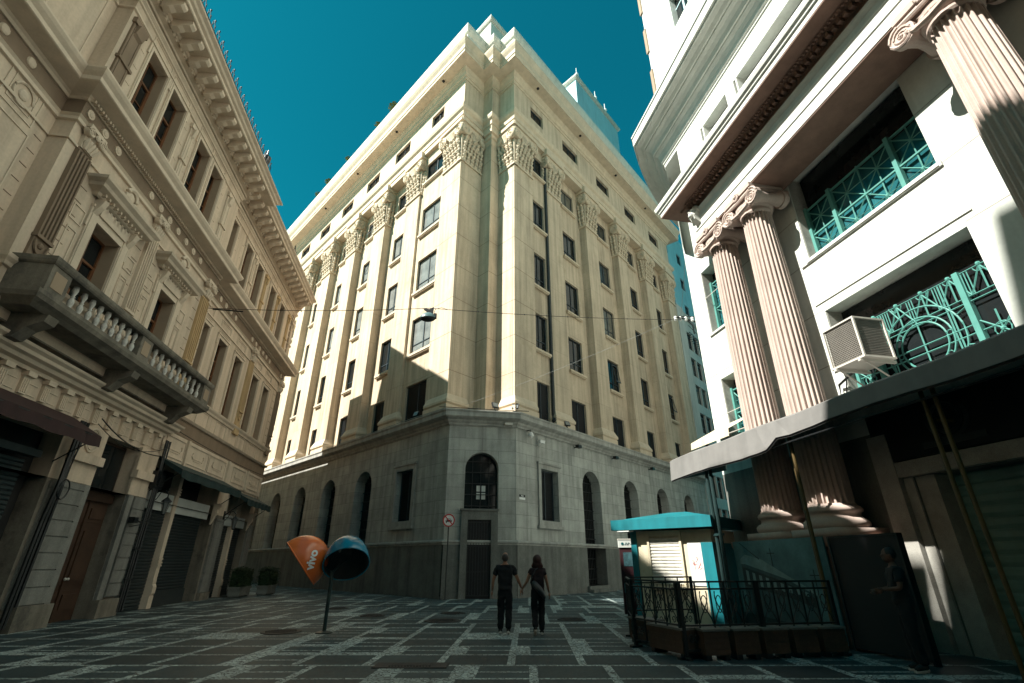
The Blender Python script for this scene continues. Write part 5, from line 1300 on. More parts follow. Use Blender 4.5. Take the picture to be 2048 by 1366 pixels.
    st2 = N.new('ShaderNodeMix'); st2.data_type = 'RGBA'; st2.blend_type = 'MULTIPLY'; st2.inputs[0].default_value = 1; L.new(st.outputs[2], st2.inputs[6]); L.new(a.outputs[0], st2.inputs[7])
    mx = N.new('ShaderNodeMix'); mx.data_type = 'RGBA'; L.new(mask, mx.inputs[0]); L.new(slab.outputs[2], mx.inputs[6]); L.new(st2.outputs[2], mx.inputs[7])
    L.new(mx.outputs[2], bs.inputs['Base Color'])
    bs.inputs['Roughness'].default_value = .55; bs.inputs['Specular IOR Level'].default_value = .4
    bp = N.new('ShaderNodeBump'); bp.inputs['Strength'].default_value = .35; bp.inputs['Distance'].default_value = .012
    hh = M('ADD', M('MULTIPLY', mask, jt.outputs[0]), M('MULTIPLY', n2.outputs['Fac'], .25)); L.new(hh, bp.inputs['Height']); L.new(bp.outputs[0], bs.inputs['Normal'])
    return m
q = MB(); q.quad((-500,-500,0),(500,-500,0),(500,500,0),(-500,500,0))
tag(put('pavement', q, paving()), kind='structure')
# covers and grates set in the paving
mh = MB(); mh.lathe([(.52,.0),(.52,.012),(.47,.016)], 32)
for a in range(-4, 5): mh.box(-.42+abs(a)*.04,.42-abs(a)*.04,a*.09-.02,a*.09+.02,.014,.022)
mhm = mh.mesh('manhole_cover')
for x, y, s, lab in ((-4.4,17.46,.75,'round iron manhole cover behind the phone booth pole'),(-2.01,16.04,1,'round iron manhole cover in white mosaic between the couple and the phone booth'),(-1.95,18.3,.8,'round iron manhole cover farther off, nearer the corner door'),(1.75,16.4,.8,'round iron manhole cover beyond the woman'),(-6.4,20.1,.8,'round iron manhole cover out toward the hedge planters'),(-5.6,13.6,.9,'round iron manhole cover between the phone booth foot and the wooden door')):
    tag(put('manhole_cover', mhm, m_manhole, None, T(x,y,.004) @ Matrix.Diagonal((s,s,1,1))), lab, 'manhole cover', 'round manhole covers in the paving')
q = MB(); q.box(-1.1,.1,-.22,.22,.004,.012)
for k in range(14): q.box(-.85+k*.05,-.82+k*.05,-.12,.12,.012,.022)
tag(put('drain_grate', q, m_manhole, None, T(-1.15,9.42,0)), 'rectangular iron drain grate in the dark paving slabs', 'drain grate')

# ------------------------------------------------------------------ PHONE BOOTH with two egg-shaped hoods
pb = thing('phone_booth', 'public phone on one pole with an orange hood and a blue hood', 'phone booth', T(-4.51,13.45,0))
q = MB(); q.lathe([(.045,.0),(.045,1.35)], 14); q.lathe([(.2,.0),(.2,.02),(.06,.05)], 20); put('pole', q, m_pole, pb)
def hood(c, n, r, dep, m, name):
    n = Vector(n).normalized(); X = Vector((0,0,1)).cross(n).normalized(); Y = n.cross(X)
    Mx = Matrix(((X.x,Y.x,n.x,c[0]),(X.y,Y.y,n.y,c[1]),(X.z,Y.z,n.z,c[2]),(0,0,0,1)))
    K, J = 40, 16
    def shell(r, dep, ry):
        vs = []
        for j in range(J):
            t = PI/2*j/J
            for k in range(K):
                a = 2*PI*k/K; vs.append((r*math.cos(t)*math.cos(a), ry*math.cos(t)*math.sin(a), -dep*math.sin(t)))
        vs.append((0,0,-dep)); L = len(vs)-1
        fs = [(j*K+k,(j+1)*K+k,(j+1)*K+(k+1)%K,j*K+(k+1)%K) for j in range(J-1) for k in range(K)] + [((J-1)*K+k,L,(J-1)*K+(k+1)%K) for k in range(K)]
        return vs, fs
    ry = r*1.12
    q = MB(); v1, f1 = shell(r, dep, ry); q.add(v1, f1)
    q.tube([(r*.99*math.cos(2*PI*k/K), ry*.99*math.sin(2*PI*k/K), 0) for k in range(K)], .018, 6, True)
    h = put(name, q.mesh(name, True), m, pb, Mx)
    q = MB(); v2, f2 = shell(r-.025, dep-.03, ry-.025); q.add(v2, [f[::-1] for f in f2]); put('lining', q.mesh('lining', True), m_shellin, h, Mx)
    q = MB(); q.box(-.13,.13,-.22,.2,-dep+.05,-dep+.25); put('telephone', q, m_iron, h, Mx)
    q = MB(); q.box(-.1,.1,.02,.1,-dep+.25,-dep+.262); q.tube([(-.17,-.15,-dep+.22),(-.18,0,-dep+.27),(-.17,.15,-dep+.22)], .03, 6); put('handset', q, m_alu, h, Mx)
    return h, Mx
ho, Mo = hood((-.82,-.05,1.52), (-.72,-.28,-.63), .56, .70, m_orange, 'orange_hood')
hb, Mb = hood((.36,-.12,1.5), (.22,-.55,-.80), .56, .70, m_blue, 'blue_hood')
q = MB(); q.tube([(0,0,1.3),(-.3,0,1.45),(-.5,0,1.55)], .03, 6); q.tube([(0,0,1.3),(.15,.1,1.5),(.25,.2,1.6)], .03, 6); put('bracket', q, m_pole, pb)
def text_mesh(txt, size, bold=0.0):
    cu = bpy.data.curves.new('lettering', 'FONT'); cu.body = txt; cu.size = size; cu.align_x = 'CENTER'; cu.align_y = 'CENTER'; cu.offset = bold; cu.resolution_u = 4
    o = bpy.data.objects.new('lettering_source', cu); C.objects.link(o); bpy.context.view_layer.update()
    me = bpy.data.meshes.new_from_object(o.evaluated_get(bpy.context.evaluated_depsgraph_get()))
    bpy.data.objects.remove(o); bpy.data.curves.remove(cu); me.name = 'lettering'; return me
# lettering wrapped on the outside of the orange hood
me = text_mesh('vivo', .27, .010)
bm = bmesh.new(); bm.from_mesh(me); bmesh.ops.subdivide_edges(bm, edges=bm.edges[:], cuts=1, use_grid_fill=True)
Mi = Mo.inverted()
vd = Vector((.33,-.94,-.05)).normalized()        # the side of the hood that faces the square
upv = Vector((-.30,-.05,-.95)); rt = Vector((.12,.03,1.0)).normalized()
rt = (rt - vd*rt.dot(vd)).normalized(); upv = vd.cross(rt).normalized()
cen = Vector((-.53,-.05,1.62))
for v in bm.verts:
    p = cen + rt*v.co.x + upv*v.co.y + vd*2
    a = Mi @ p; d = Mi.to_3x3() @ (-vd)
    k = Vector((1/.56, 1/(.56*1.12), 1/.70)); A = Vector((a.x*k.x,a.y*k.y,a.z*k.z)); D = Vector((d.x*k.x,d.y*k.y,d.z*k.z))
    qa, qb, qc = D.dot(D), 2*A.dot(D), A.dot(A)-1.03
    dis = qb*qb-4*qa*qc
    t = (-qb-math.sqrt(max(dis,0)))/(2*qa)
    v.co = Mo @ (a + d*t)
bm.to_mesh(me); bm.free()
put('lettering', me, m_white, ho)

# ------------------------------------------------------------------ NO-CARS SIGN
ts = thing('road_sign', 'round red bordered no cars sign on a thin post before the stone corner', 'road sign', T(-3.02,24.62,0))
q = MB(); q.tube([(0,0,0),(0,0,3.5)], .03, 8); q.lathe([(.1,0),(.1,.02),(.04,.04)], 12); put('post', q, m_iron, ts)
def disc(r, y0, y1, n=32): q = MB(); q.prism_xz([(.0+r*math.cos(2*PI*i/n), 3.36+r*math.sin(2*PI*i/n)) for i in range(n)], y0, y1); return q
put('sign_plate', disc(.29,-.05,-.035), m_white, ts)
q = MB(); n = 36
for i in range(n):
    a, b = 2*PI*i/n, 2*PI*(i+1)/n
    q.add([(r*math.cos(t),y,3.36+r*math.sin(t)) for y in (-.056,-.051) for r, t in ((.235,a),(.29,a),(.29,b),(.235,b))], [(0,1,2,3),(7,6,5,4),(0,3,7,4),(1,5,6,2)])
q.prism_xz([(-.2,3.53),(-.165,3.56),(.2,3.19),(.165,3.16)], -.062, -.057); put('red_border', q, m_red, ts)
q = MB(); q.prism_xz([(-.14,3.29),(.14,3.29),(.15,3.36),(.1,3.39),(.07,3.45),(-.07,3.45),(-.1,3.39),(-.15,3.36)], -.056, -.052); q.box(-.13,-.09,-.056,-.052,3.24,3.29); q.box(.09,.13,-.056,-.052,3.24,3.29); put('car_symbol', q, m_blackp, ts)
q = MB(); q.prism_xz([(-.065,3.435),(.065,3.435),(.088,3.39),(-.088,3.39)], -.0575, -.0562); q.ball((-.1,-.056,3.34),(.02,.004,.02),8,4); q.ball((.1,-.056,3.34),(.02,.004,.02),8,4); put('symbol_window', q, m_white, ts)

# ------------------------------------------------------------------ KIOSK, TOTEM
kd = Vector((2.67,-2.3,0)); kl = kd.length; ka = math.degrees(math.atan2(2.67,-2.3))
FK = Fr((3.13,16.2), ka, -1); FK.M = FK.M @ Matrix.Diagonal((.81,1,1,1))
ks = building('newspaper_kiosk', 'teal roofed kiosk with cream panels and a closed white roller shutter', 'kiosk', FK.at(1.9,-.8,0))
def kput(n, q, m, par=None): return put(n, q, m, par or ks, FK.M)
q = FK.mb(); q.box(.75,3.25,-2.2,-.35,0,2.4); kput('body', q, m_kcream)
q = FK.mb(); q.box(.55,.78,-2.3,-.3,0,2.42); q.box(3.22,3.62,-2.3,-.3,0,2.05); kput('side_panel', q, m_kteal)
q = FK.mb(); q.box(3.22,3.6,-2.28,-.32,2.05,2.4); kput('upper_panel', q, m_kcream)
roller(1.3,2.45,.95,2.2,-.34,m_kshut,'roller_shutter',ks,FK,.085)
q = FK.mb(); q.box(1.22,1.3,-.35,-.28,.9,2.25); q.box(2.45,2.53,-.35,-.28,.9,2.25); q.box(1.22,2.53,-.35,-.27,2.25,2.4); q.box(1.2,2.55,-.35,-.2,.86,.93); kput('shutter_frame', q, m_kcream)
q = FK.mb(); q.box(2.72,3.2,-.35,-.325,.95,2.05); kput('door_leaf', q, m_sign)
me = MB(); rg = random.Random(5)
for k in range(7):
    x, z = 2.84+.05*k, 1.5+.12*rg.uniform(-1,1); pts = [(x+.06*rg.uniform(-1,1),-.322,z+.09*rg.uniform(-1,1)) for _ in range(4)]
    me.tube([(-a if FK.sg < 0 else a,b,c) for a,b,c in pts], .006, 4)
kput('graffiti', me, m_red)
ov = .62
q = FK.mb(); q.box(-.05,3.82,-2.6,.0,2.44,2.74); kput('roof_fascia', q, m_kteal)
q = FK.mb(); q.frustum((.35,3.75,-2.5,-.05), (1.8,2.5,-1.3,-1.0), 2.743, 2.95); q.tube([(-(.35) ,.1,2.75),(-1.8,-1.0,3.08)], .012, 4) if False else None; kput('roof_hip', q, m_kteal)
q = FK.mb(); q.box(.2,.7,-.3,.0,2.395,2.42); kput('soffit_light', q, m_white)
tt = thing('advert_totem', 'tall maroon advertising totem with a pale header beside the kiosk', 'totem', T(3.72,18.1,0) @ Matrix.Rotation(R_(-8),4,'Z'))
q = MB(); q.box(-.02,.66,-.06,.2,0,2.0); put('body', q, m_maroonp, tt)
q = MB(); q.box(-.05,.69,-.09,.22,2.0,2.24); put('header', q, m_sign, tt)
q = MB(); q.box(.665,.77,-.1,.22,0,2.26); q.box(-.06,.7,-.1,.23,2.245,2.28); put('edge_trim', q, m_alu, tt)
q = MB(); q.box(.08,.6,-.072,-.062,1.42,1.85); q.box(.03,.4,-.072,-.062,.62,.9); put('poster', q, m_poster, tt)
q = MB(); q.prism_xz([(.08+.045*math.cos(2*PI*i/12),2.12+.045*math.sin(2*PI*i/12)) for i in range(12)],-.1,-.095); q.tube([(.17,-.096,2.08),(.21,-.096,2.17),(.24,-.096,2.08),(.3,-.096,2.16),(.36,-.096,2.09),(.45,-.096,2.16)], .008, 4); put('header_mark', q, m_tealglass, tt)

# ------------------------------------------------------------------ TERRACE: iron railings and planter boxes
def railing_mesh(L_):
    q = MB(); h0, h1 = .12, 1.2
    for x in (0, L_): q.box(x-.03,x+.03,-.03,.03,0,h1+.03); q.box(x-.05,x+.05,-.12,.12,0,.04)
    for z in (h0, .5, h1-.12, h1): q.box(.03,L_-.03,-.015,.015,z,z+.03)
    n = int(L_/.3)
    for i in range(n):
        a = .03+(L_-.06)*i/n; w_ = (L_-.06)/n; c = a+w_/2
        q.box(a-.012,a+.012,-.012,.012,h0,h1)
        for sd in (-1, 1):
            q.tube([(c+sd*w_*.42*math.cos(t*PI/12)*(1-t/26), 0, .55+.55*t/14) for t in range(14)], .012, 4)
            pts = [(c+sd*(.05+.05*math.cos(t*.6)*(1-t/16)),0,.3+.09*math.sin(t*.6)*(1-t/16)) for t in range(14)]; q.tube(pts, .011, 4)
        q.tube([(c+.06*math.cos(2*PI*t/12),0,.85+.14*math.sin(2*PI*t/12)) for t in range(12)], .01, 4, True)
    return q.mesh('railing')
rm = {}
def rail(p0, p1, lab):
    a, b = Vector((*p0,0)), Vector((*p1,0)); L_ = round((b-a).length, 2)
    if L_ not in rm: rm[L_] = railing_mesh(L_)
    tag(put('iron_railing', rm[L_], m_black, None, Matrix.Translation(a) @ Matrix.Rotation(math.atan2(b.y-a.y,b.x-a.x),4,'Z')), lab, 'railing', 'iron railing panels round the cafe terrace')
rail((2.48,11.35),(2.72,12.85),'iron scroll railing panel at the end of the terrace beside the totem')
rail((2.48,11.3),(3.02,10.0),'iron scroll railing panel on the terrace side facing the walking couple')
rail((3.05,9.95),(4.55,10.2),'iron scroll railing panel behind the corner planter box at the front of the terrace')
rail((4.6,10.2),(6.1,10.45),'iron scroll railing panel ending at the tram mural')
rail((2.75,12.9),(4.4,13.3),'iron scroll railing panel closing the back of the terrace in front of the kiosk')
def planter(x, y, ang, w_, lab):
    r = thing('planter_box', lab, 'planter', T(x,y,0) @ Matrix.Rotation(R_(ang),4,'Z'), 'wooden planter boxes round the cafe terrace')
    q = MB(); q.box(-w_/2,w_/2,-.17,.17,.08,.44)
    for k in range(4): q.box(-w_/2-.004,w_/2+.004,-.176,.176,.1+k*.085,.165+k*.085)
    put('box', q, m_planter, r)
    q = MB(); q.box(-w_/2-.025,w_/2+.025,-.2,.2,.44,.475); put('rim', q, m_alu if False else m_planterg, r)
    q = MB()
    for sx in (-w_/2+.06, w_/2-.06): q.box(sx-.05,sx+.05,-.15,.15,0,.08)
    put('foot', q, m_black, r)
    return r
planter(2.82,11.75,-72,.75,'planter box on the terrace side facing the kiosk and totem')
planter(2.98,10.45,-68,.95,'longest planter box, at the terrace corner')
for k, x in enumerate((3.55,4.12,4.69,5.26,5.83)):
    planter(x, 9.98+.16*(x-3.3), 9, .46, ('small planter box first along the terrace front, beside the corner one','small planter box second along the terrace front','small planter box in the middle of the terrace front','small planter box second from the tram mural','small planter box last along the terrace front, beside the tram mural')[k])

# ------------------------------------------------------------------ PEOPLE
def skin_mesh(pts, edges, sub=2):
    me = bpy.data.meshes.new('s'); names = list(pts); ix = {k:i for i,k in enumerate(names)}
    me.from_pydata([pts[k][0] for k in names], [(ix[a],ix[b]) for a,b in edges], []); o = bpy.data.objects.new('skin_source', me); C.objects.link(o)
    o.modifiers.new('s','SKIN'); sv = me.skin_vertices[0].data
    for k in names:
        r = pts[k][1]; sv[ix[k]].radius = r if isinstance(r, tuple) else (r, r)
        sv[ix[k]].use_root = (ix[k] == 0)
    u = o.modifiers.new('u','SUBSURF'); u.levels = sub; u.render_levels = sub
    bpy.context.view_layer.update()
    out = bpy.data.meshes.new_from_object(o.evaluated_get(bpy.context.evaluated_depsgraph_get()))
    bpy.data.objects.remove(o); bpy.data.meshes.remove(me); return out
def wrinkle(me, amp=.006, k=1.0):
    for v in me.vertices:
        x, y, z = v.co
        d = amp*(math.sin(31*z*k+9*x+3*math.sin(14*y))+.7*math.sin(47*x+22*z+5*math.sin(17*z))+.5*math.sin(63*z-30*y))
        n = v.normal; v.co = (x+n.x*d, y+n.y*d, z+n.z*d*.3)
    return me
def merge(meshes, voxel=None, name='body'):
    bm = bmesh.new()
    for m in meshes:
        if isinstance(m, MB): m = m.mesh('t')
        bm.from_mesh(m)
    me = bpy.data.meshes.new(name); bm.to_mesh(me); bm.free()
    if voxel:
        o = bpy.data.objects.new('merge_source', me); C.objects.link(o)
        r = o.modifiers.new('r','REMESH'); r.mode = 'VOXEL'; r.voxel_size = voxel
        sm = o.modifiers.new('m','SMOOTH'); sm.factor = .5; sm.iterations = 3
        bpy.context.view_layer.update(); me2 = bpy.data.meshes.new_from_object(o.evaluated_get(bpy.context.evaluated_depsgraph_get()))
        bpy.data.objects.remove(o); me = me2; me.name = name
    me.polygons.foreach_set('use_smooth', [True]*len(me.polygons)); return me
def hand(w, d, side, curl=.5):
    """five bent fingers on a palm; w = wrist, d = direction of the hand"""
    w = Vector(w); d = Vector(d).normalized(); f = Vector((0,1,0)); f = (f-d*f.dot(d)).normalized(); s = d.cross(f)*side
    out = []; q = MB()
    palm = w+d*.05; q.ball(tuple(palm),(.028,.045,.05),8,6); out.append(q)
    for i, (off, ln) in enumerate(((.032,.07),(.011,.08),(-.011,.075),(-.031,.06))):
        b = w+d*.085+f*off; k1 = b+d*ln*.45; k2 = k1+(d*(1-curl)+s*-curl*.9).normalized()*ln*.35; k3 = k2+(d*(1-curl*1.6)+s*-curl*1.4).normalized()*ln*.3
        q = MB(); q.tube([tuple(w+d*.05+f*off*.8),tuple(b),tuple(k1),tuple(k2),tuple(k3)], [.011,.011,.0095,.009,.007], 6); out.append(q)
    q = MB(); q.tube([tuple(w+d*.03+f*.03),tuple(w+d*.06+f*.05-s*.012),tuple(w+d*.095+f*.055-s*.02)], [.014,.012,.009], 6); out.append(q)
    return out
def person(label, M, J, m_top, m_leg, hair, m_hair, hgt, fem=False, group=None, m_sk=None):
    """J: joint positions"""
    r = thing('person', label, 'person', M, group)
    k = .92 if fem else 1
    P = {'pel':(J['pel'],(.15*k,.11)),'bel':(J['bel'],(.145*k,.10)),'che':(J['che'],(.165*k,.115)),'nec':(J['nec'],.06*k),'hd0':(J['hd0'],.052)}
    E_ = [('pel','bel'),('bel','che'),('che','nec'),('nec','hd0')]
    for s in 'lr':
        P['sh'+s] = (J['sh'+s],.062*k); P['el'+s] = (J['el'+s],.043*k); P['wr'+s] = (J['wr'+s],.028*k); E_ += [('che','sh'+s),('sh'+s,'el'+s),('el'+s,'wr'+s)]
        P['hi'+s] = (J['hi'+s],.095*k); P['kn'+s] = (J['kn'+s],.06*k); P['an'+s] = (J['an'+s],.04*k); E_ += [('pel','hi'+s),('hi'+s,'kn'+s),('kn'+s,'an'+s)]
    b = skin_mesh(P, E_)
    h = Vector(J['head']); hd = MB(); hd.ball(tuple(h),(.078,.098,.118),16,12); hd.ball(tuple(h+Vector((0,.05,-.055))),(.055,.055,.06),10,8)
    hd.ball(tuple(h+Vector((0,.105,-.01))),(.014,.02,.025),8,6)
    for s in (-1,1): hd.ball(tuple(h+Vector((s*.08,.0,-.005))),(.014,.025,.034),8,6); hd.ball(tuple(h+Vector((s*.032,.088,.015))),(.015,.012,.01),8,6)
    hd.ball(tuple(h+Vector((0,.098,-.055))),(.025,.012,.009),8,5)
    parts = [b, hd]
    for s, sg in (('l',-1),('r',1)):
        w, e = Vector(J['wr'+s]), Vector(J['el'+s]); parts += hand(w, (w-e).normalized()+Vector((0,0,-.4)), sg, J.get('curl',.5))
    put('body', merge(parts, .009), m_sk or m_skin, r)
    # shirt: torso and short sleeves
    hz = J['pel'][2]
    S = {'che':(J['che'],(.205*k,.14)),'bel':(J['bel'],(.19*k,.135)),'hem':((J['pel'][0],J['pel'][1],hz-.09),(.19*k,.145)),'hem2':((J['pel'][0],J['pel'][1],hz+.03),(.185*k,.14)),'nec':((J['nec'][0],J['nec'][1]-.005,J['nec'][2]-.02),.085*k)}
    Es = [('che','bel'),('bel','hem2'),('hem2','hem'),('che','nec')]
    for s in 'lr':
        a, e = Vector(J['sh'+s]), Vector(J['el'+s]); c = a+(e-a)*(.5 if fem else .72)
        S['sh'+s] = (tuple(a),.082*k); S['sl'+s] = (tuple(c),.068*k); Es += [('che','sh'+s),('sh'+s,'sl'+s)]
    put('shirt', wrinkle(merge([skin_mesh(S, Es, 3)])), m_top, r)
    Tt = {'pel':((J['pel'][0],J['pel'][1],J['pel'][2]+.14),(.15*k,.11)),'cro':((J['pel'][0],J['pel'][1],J['pel'][2]-.04),(.16*k,.12))}; Et = [('pel','cro')]
    for s in 'lr':
        a = Vector(J['an'+s]); Tt['hi'+s] = ((J['hi'+s][0],J['hi'+s][1],J['hi'+s][2]-.08),.115*k); Tt['kn'+s] = (J['kn'+s],.092*k); Tt['an'+s] = (tuple(a+Vector((0,0,-.02))),.078*k); Et += [('cro','hi'+s),('hi'+s,'kn'+s),('kn'+s,'an'+s)]
    put('trousers', wrinkle(merge([skin_mesh(Tt, Et, 3)]), .004, .8), m_leg, r)
    for s in 'lr':
        a, t = Vector(J['an'+s]), Vector(J['toe'+s]); mid = (a+t)/2
        q = MB(); q.tube([tuple(a+(a-t)*.22+Vector((0,0,-.045))),tuple(a+Vector((0,0,-.02))),tuple(mid),tuple(t+(a-t)*.1)], [.032,.05,.046,.028], 8); f = put('shoe', q.mesh('shoe',True), m_shoe, r)
        q = MB(); q.tube([tuple(a+(a-t)*.24+Vector((0,0,-.075))),tuple(a*.6+t*.4+Vector((0,0,-.048))),tuple(t+Vector((0,0,-.03)))], [.03,.036,.03], 6); put('sole', q, m_sole, f)
    put('hair', hair(h), m_hair, r)
    return r
def hair_man(h):
    q = MB(); q.ball(tuple(h+Vector((0,-.022,-.004))),(.085,.094,.096),16,10); return q.mesh('hair', True)
def hair_full(h):
    q = MB(); q.ball(tuple(h+Vector((0,-.02,.022))),(.09,.1,.105),16,10); return q.mesh('hair', True)
def hair_woman(h):
    q = []; a = MB(); a.ball(tuple(h+Vector((0,-.015,.012))),(.112,.118,.126),16,10); q.append(a)
    a = MB(); a.ball(tuple(h+Vector((0,-.035,-.09))),(.122,.08,.12),14,10); q.append(a)
    for i in range(9):
        t = -1+i/4; a = MB(); a.tube([tuple(h+Vector((t*.085,-.05+.03*abs(t),-.05))),tuple(h+Vector((t*.125,-.07+.03*abs(t),-.13))),tuple(h+Vector((t*.12,-.06+.03*abs(t),-.19-.02*(i%2))))], [.03,.028,.012], 6); q.append(a)
    return merge(q, .012, 'hair')
man = {'pel':(0,0,.95),'bel':(0,.01,1.15),'che':(0,0,1.36),'nec':(0,-.005,1.50),'hd0':(0,.01,1.57),'head':(0,.015,1.655),
 'shl':(-.19,0,1.42),'ell':(-.29,-.02,1.15),'wrl':(-.315,.05,.90),'shr':(.19,0,1.42),'elr':(.315,-.03,1.17),'wrr':(.405,.04,.965),
 'hil':(-.09,0,.90),'knl':(-.095,.03,.50),'anl':(-.105,-.02,.105),'toel':(-.12,.14,.035),'hir':(.09,0,.90),'knr':(.09,.0,.49),'anr':(.085,-.12,.12),'toer':(.09,.04,.035)}
person('man in black t-shirt and trousers walking away, holding the woman by the hand', T(-.17,13.25,0), man, m_shirtb, m_trous, hair_man, m_hairg, 1.76)
wom = {'pel':(0,0,.93),'bel':(0,.01,1.11),'che':(0,0,1.30),'nec':(0,-.005,1.435),'hd0':(.0,.01,1.50),'head':(.0,.02,1.585),
 'shl':(-.16,0,1.355),'ell':(-.255,-.02,1.12),'wrl':(-.375,.03,.955),'shr':(.16,0,1.355),'elr':(.225,-.03,1.10),'wrr':(.275,.05,.88),
 'hil':(-.085,0,.88),'knl':(-.08,.05,.48),'anl':(-.075,-.16,.17),'toel':(-.08,-.03,.035),'hir':(.085,0,.88),'knr':(.085,.04,.48),'anr':(.08,.02,.095),'toer':(.1,.17,.035)}
wr_ = person('woman with auburn hair walking away in dark clothes, a grey bag on her back', T(.62,13.1,0), wom, m_dress, m_trous, hair_woman, m_hairr, 1.7, True)
bag = thing('shoulder_bag', 'dark grey slouchy bag hanging across the back of the woman', 'bag', T(.62,13.1,0))
q = skin_mesh({'a':((-.14,-.16,1.14),(.10,.06)),'b':((-.01,-.19,1.0),(.19,.08)),'c':((.11,-.17,.86),(.15,.07)),'d':((.17,-.14,.74),(.04,.03))}, [('a','b'),('b','c'),('c','d')]); put('pouch', merge([q]), m_bag, bag)
q = MB(); q.tube([(-.18,-.12,1.08),(-.13,-.15,1.25),(-.05,-.13,1.38),(.05,-.02,1.44),(.1,.12,1.36),(.12,.14,1.2)], .014, 6); put('strap', q, m_bag, bag)
q = MB(); q.box(-.02,.05,-.27,-.262,.93,.99); put('buckle', q, m_alu, bag)
wait = dict(man); wait.update({'ell':(-.24,.05,1.16),'wrl':(-.12,.27,1.14),'elr':(.25,.05,1.15),'wrr':(.1,.29,1.12),'anr':(.085,0,.105),'toer':(.1,.16,.035),'knr':(.09,.02,.49),'anl':(-.1,-.01,.105),'toel':(-.13,.15,.035)})
person('man in dark shirt standing in the shade by the black panel, forearms raised', T(6.35,8.9,0) @ Matrix.Rotation(R_(70),4,'Z'), wait, m_shirtb, m_trous, hair_full, m_blackp, 1.76, False, None, m_skin_shade)

# ------------------------------------------------------------------ LAMPS, WIRES, CAMERAS
FW = lambda p: tuple(p)
sl = thing('hanging_street_lamp', 'teal grey street lamp hanging from the wire across the square', 'street lamp', T(-3.52,18,10.81))
q = MB(); n = 20
vs = []
for j in range(7):
    t = PI/2*j/6
    for k in range(n): a = 2*PI*k/n; vs.append((.33*math.cos(t)*math.cos(a), .24*math.cos(t)*math.sin(a), .27*math.sin(t)))
q.add(vs, [(j*n+k,j*n+(k+1)%n,(j+1)*n+(k+1)%n,(j+1)*n+k) for j in range(6) for k in range(n)]); put('shade', q.mesh('shade', True), m_lamp, sl)
q = MB(); q.ball((0,0,-.02),(.3,.21,.1),16,8); put('diffuser', q, m_iron, sl)
q = MB(); q.prism_xz([(-.05,.2),(.2,.24),(.22,.52),(.05,.42),(-.16,.46),(-.2,.43),(-.06,.32)], -.05, .05); q.box(.24,.36,-.06,.06,.0,.22); put('mount', q, m_black, sl)
def wire(pts, r, name, lab, m, sag=.3, n=24):
    P = []
    for a, b in zip(pts[:-1], pts[1:]):
        for i in range(n):
            t = i/n; P.append((a[0]+(b[0]-a[0])*t, a[1]+(b[1]-a[1])*t, a[2]+(b[2]-a[2])*t-sag*4*t*(1-t)))
    P.append(pts[-1]); q = MB(); q.tube(P, r, 4); return q, P
cA = FL.W(-3.4,.4,10.9); lampP = (-3.5,18,11.3); cB = (8.7,22.2,12.9)
q, P = wire([cA, lampP, cB], .013, '', '', m_cable, .12)
for i, p in enumerate(P):
    if i > 26 and i % 2 == 0: q.ball(p, .03, 5, 4)
q.tube([(-3.3,18.05,11.02),(-3.25,18.1,11.3),(-3.0,18.1,11.38),(-2.7,18.2,11.33)], .012, 4)
q.tube([(cA[0]+.2,cA[1]+.1,cA[2]),(cA[0]+1.3,cA[1]+.35,cA[2]+.02)], .03, 5)
tag(put('lamp_wire', q, m_cable), 'black wire strung over the square holding the hanging lamp', 'wire')
q, P = wire([FC.W(.6,.2,9.1), (8.8,22.4,13.2)], .006, '', '', m_cablew, .15)
tag(put('thin_wire', q, m_cablew), 'thin pale wire slanting up from the stone ledge to the insulator bracket', 'wire')
q, P = wire([(8.8,22.4,13.2), FR.W(4.4,WO+.02,14.6)], .009, '', '', m_cablew, .1)
tag(put('thin_wire', q, m_cablew), 'thin pale wire rising from the insulator bracket to the white wall', 'wire')
r = thing('insulator_bracket', 'metal bracket with white insulators where the wires meet beside the white wall', 'bracket', T(8.8,22.3,13.0))
a = Vector(FR.W(5.25,WO-.2,12.6)); b = Vector((8.0,22.3,13.0))
q = MB(); q.tube([tuple(Vector((1.2,.4,-.1))),(.4,.1,0),(-.3,-.1,.05)], .05, 6); q.tube([(1.2,.4,.3),(-.2,0,.15)], .03, 6); q.tube([(1.6,2.6,.4),(1.0,1.2,.2),(.3,.1,.0)], .04, 5); put('arm', q, m_iron, r)
q = MB()
for x in (-.35,-.1,.2,.55): q = MB(); q.lathe([(.05,-.12),(.09,-.05),(.05,0),(.09,.05),(.05,.12)], 8, (x,.1*x)); put('insulator', q, m_white, r)
q = FC.mb()
def fixture(name, lab, cat, M, parts, group=None):
    r = thing(name, lab, cat, M, group)
    for n_, q_, m_ in parts: put(n_, q_, m_, r)
    return r
a = MB(); a.tube([(0,.0,.12),(0,.3,.12),(0,.3,.0)], .03, 6); b = MB(); b.lathe([(.03,.02),(.1,-.02),(.15,-.16),(.15,-.24)], 14, (0,.3)); b.ball((0,.3,-.24),(.1,.1,.1),12,8)
fixture('dome_camera', 'white dome security camera hanging under the stone ledge', 'security camera', FB.at(.9,0,8.0), [('bracket',a,m_iron),('housing',b,m_dome)])
a = MB(); a.tube([(0,0,-.1),(0,.22,-.05),(0,.25,.05)], .025, 6); b = MB(); b.box(-.3,.12,.17,.32,.02,.17); b.box(-.34,.14,.15,.34,.17,.19)
c = MB(); c.tube([(0,.1,.1),(.12,.06,.5),(.05,.05,.9),(.15,.3,1.2)], .012, 5)
fixture('bullet_camera', 'white bullet security camera on a bracket with a loose cable up to the ledge', 'security camera', FB.at(1.85,0,7.55), [('bracket',a,m_dome),('housing',b,m_dome),('cable',c,m_cablew)])
a = MB(); a.box(-.2,.2,.02,.4,-.05,.05)
fixture('wall_light', 'small pale box light under the ledge above the arched window', 'light', FC.at(3.1,0,8.22), [('housing',a,m_alu)])
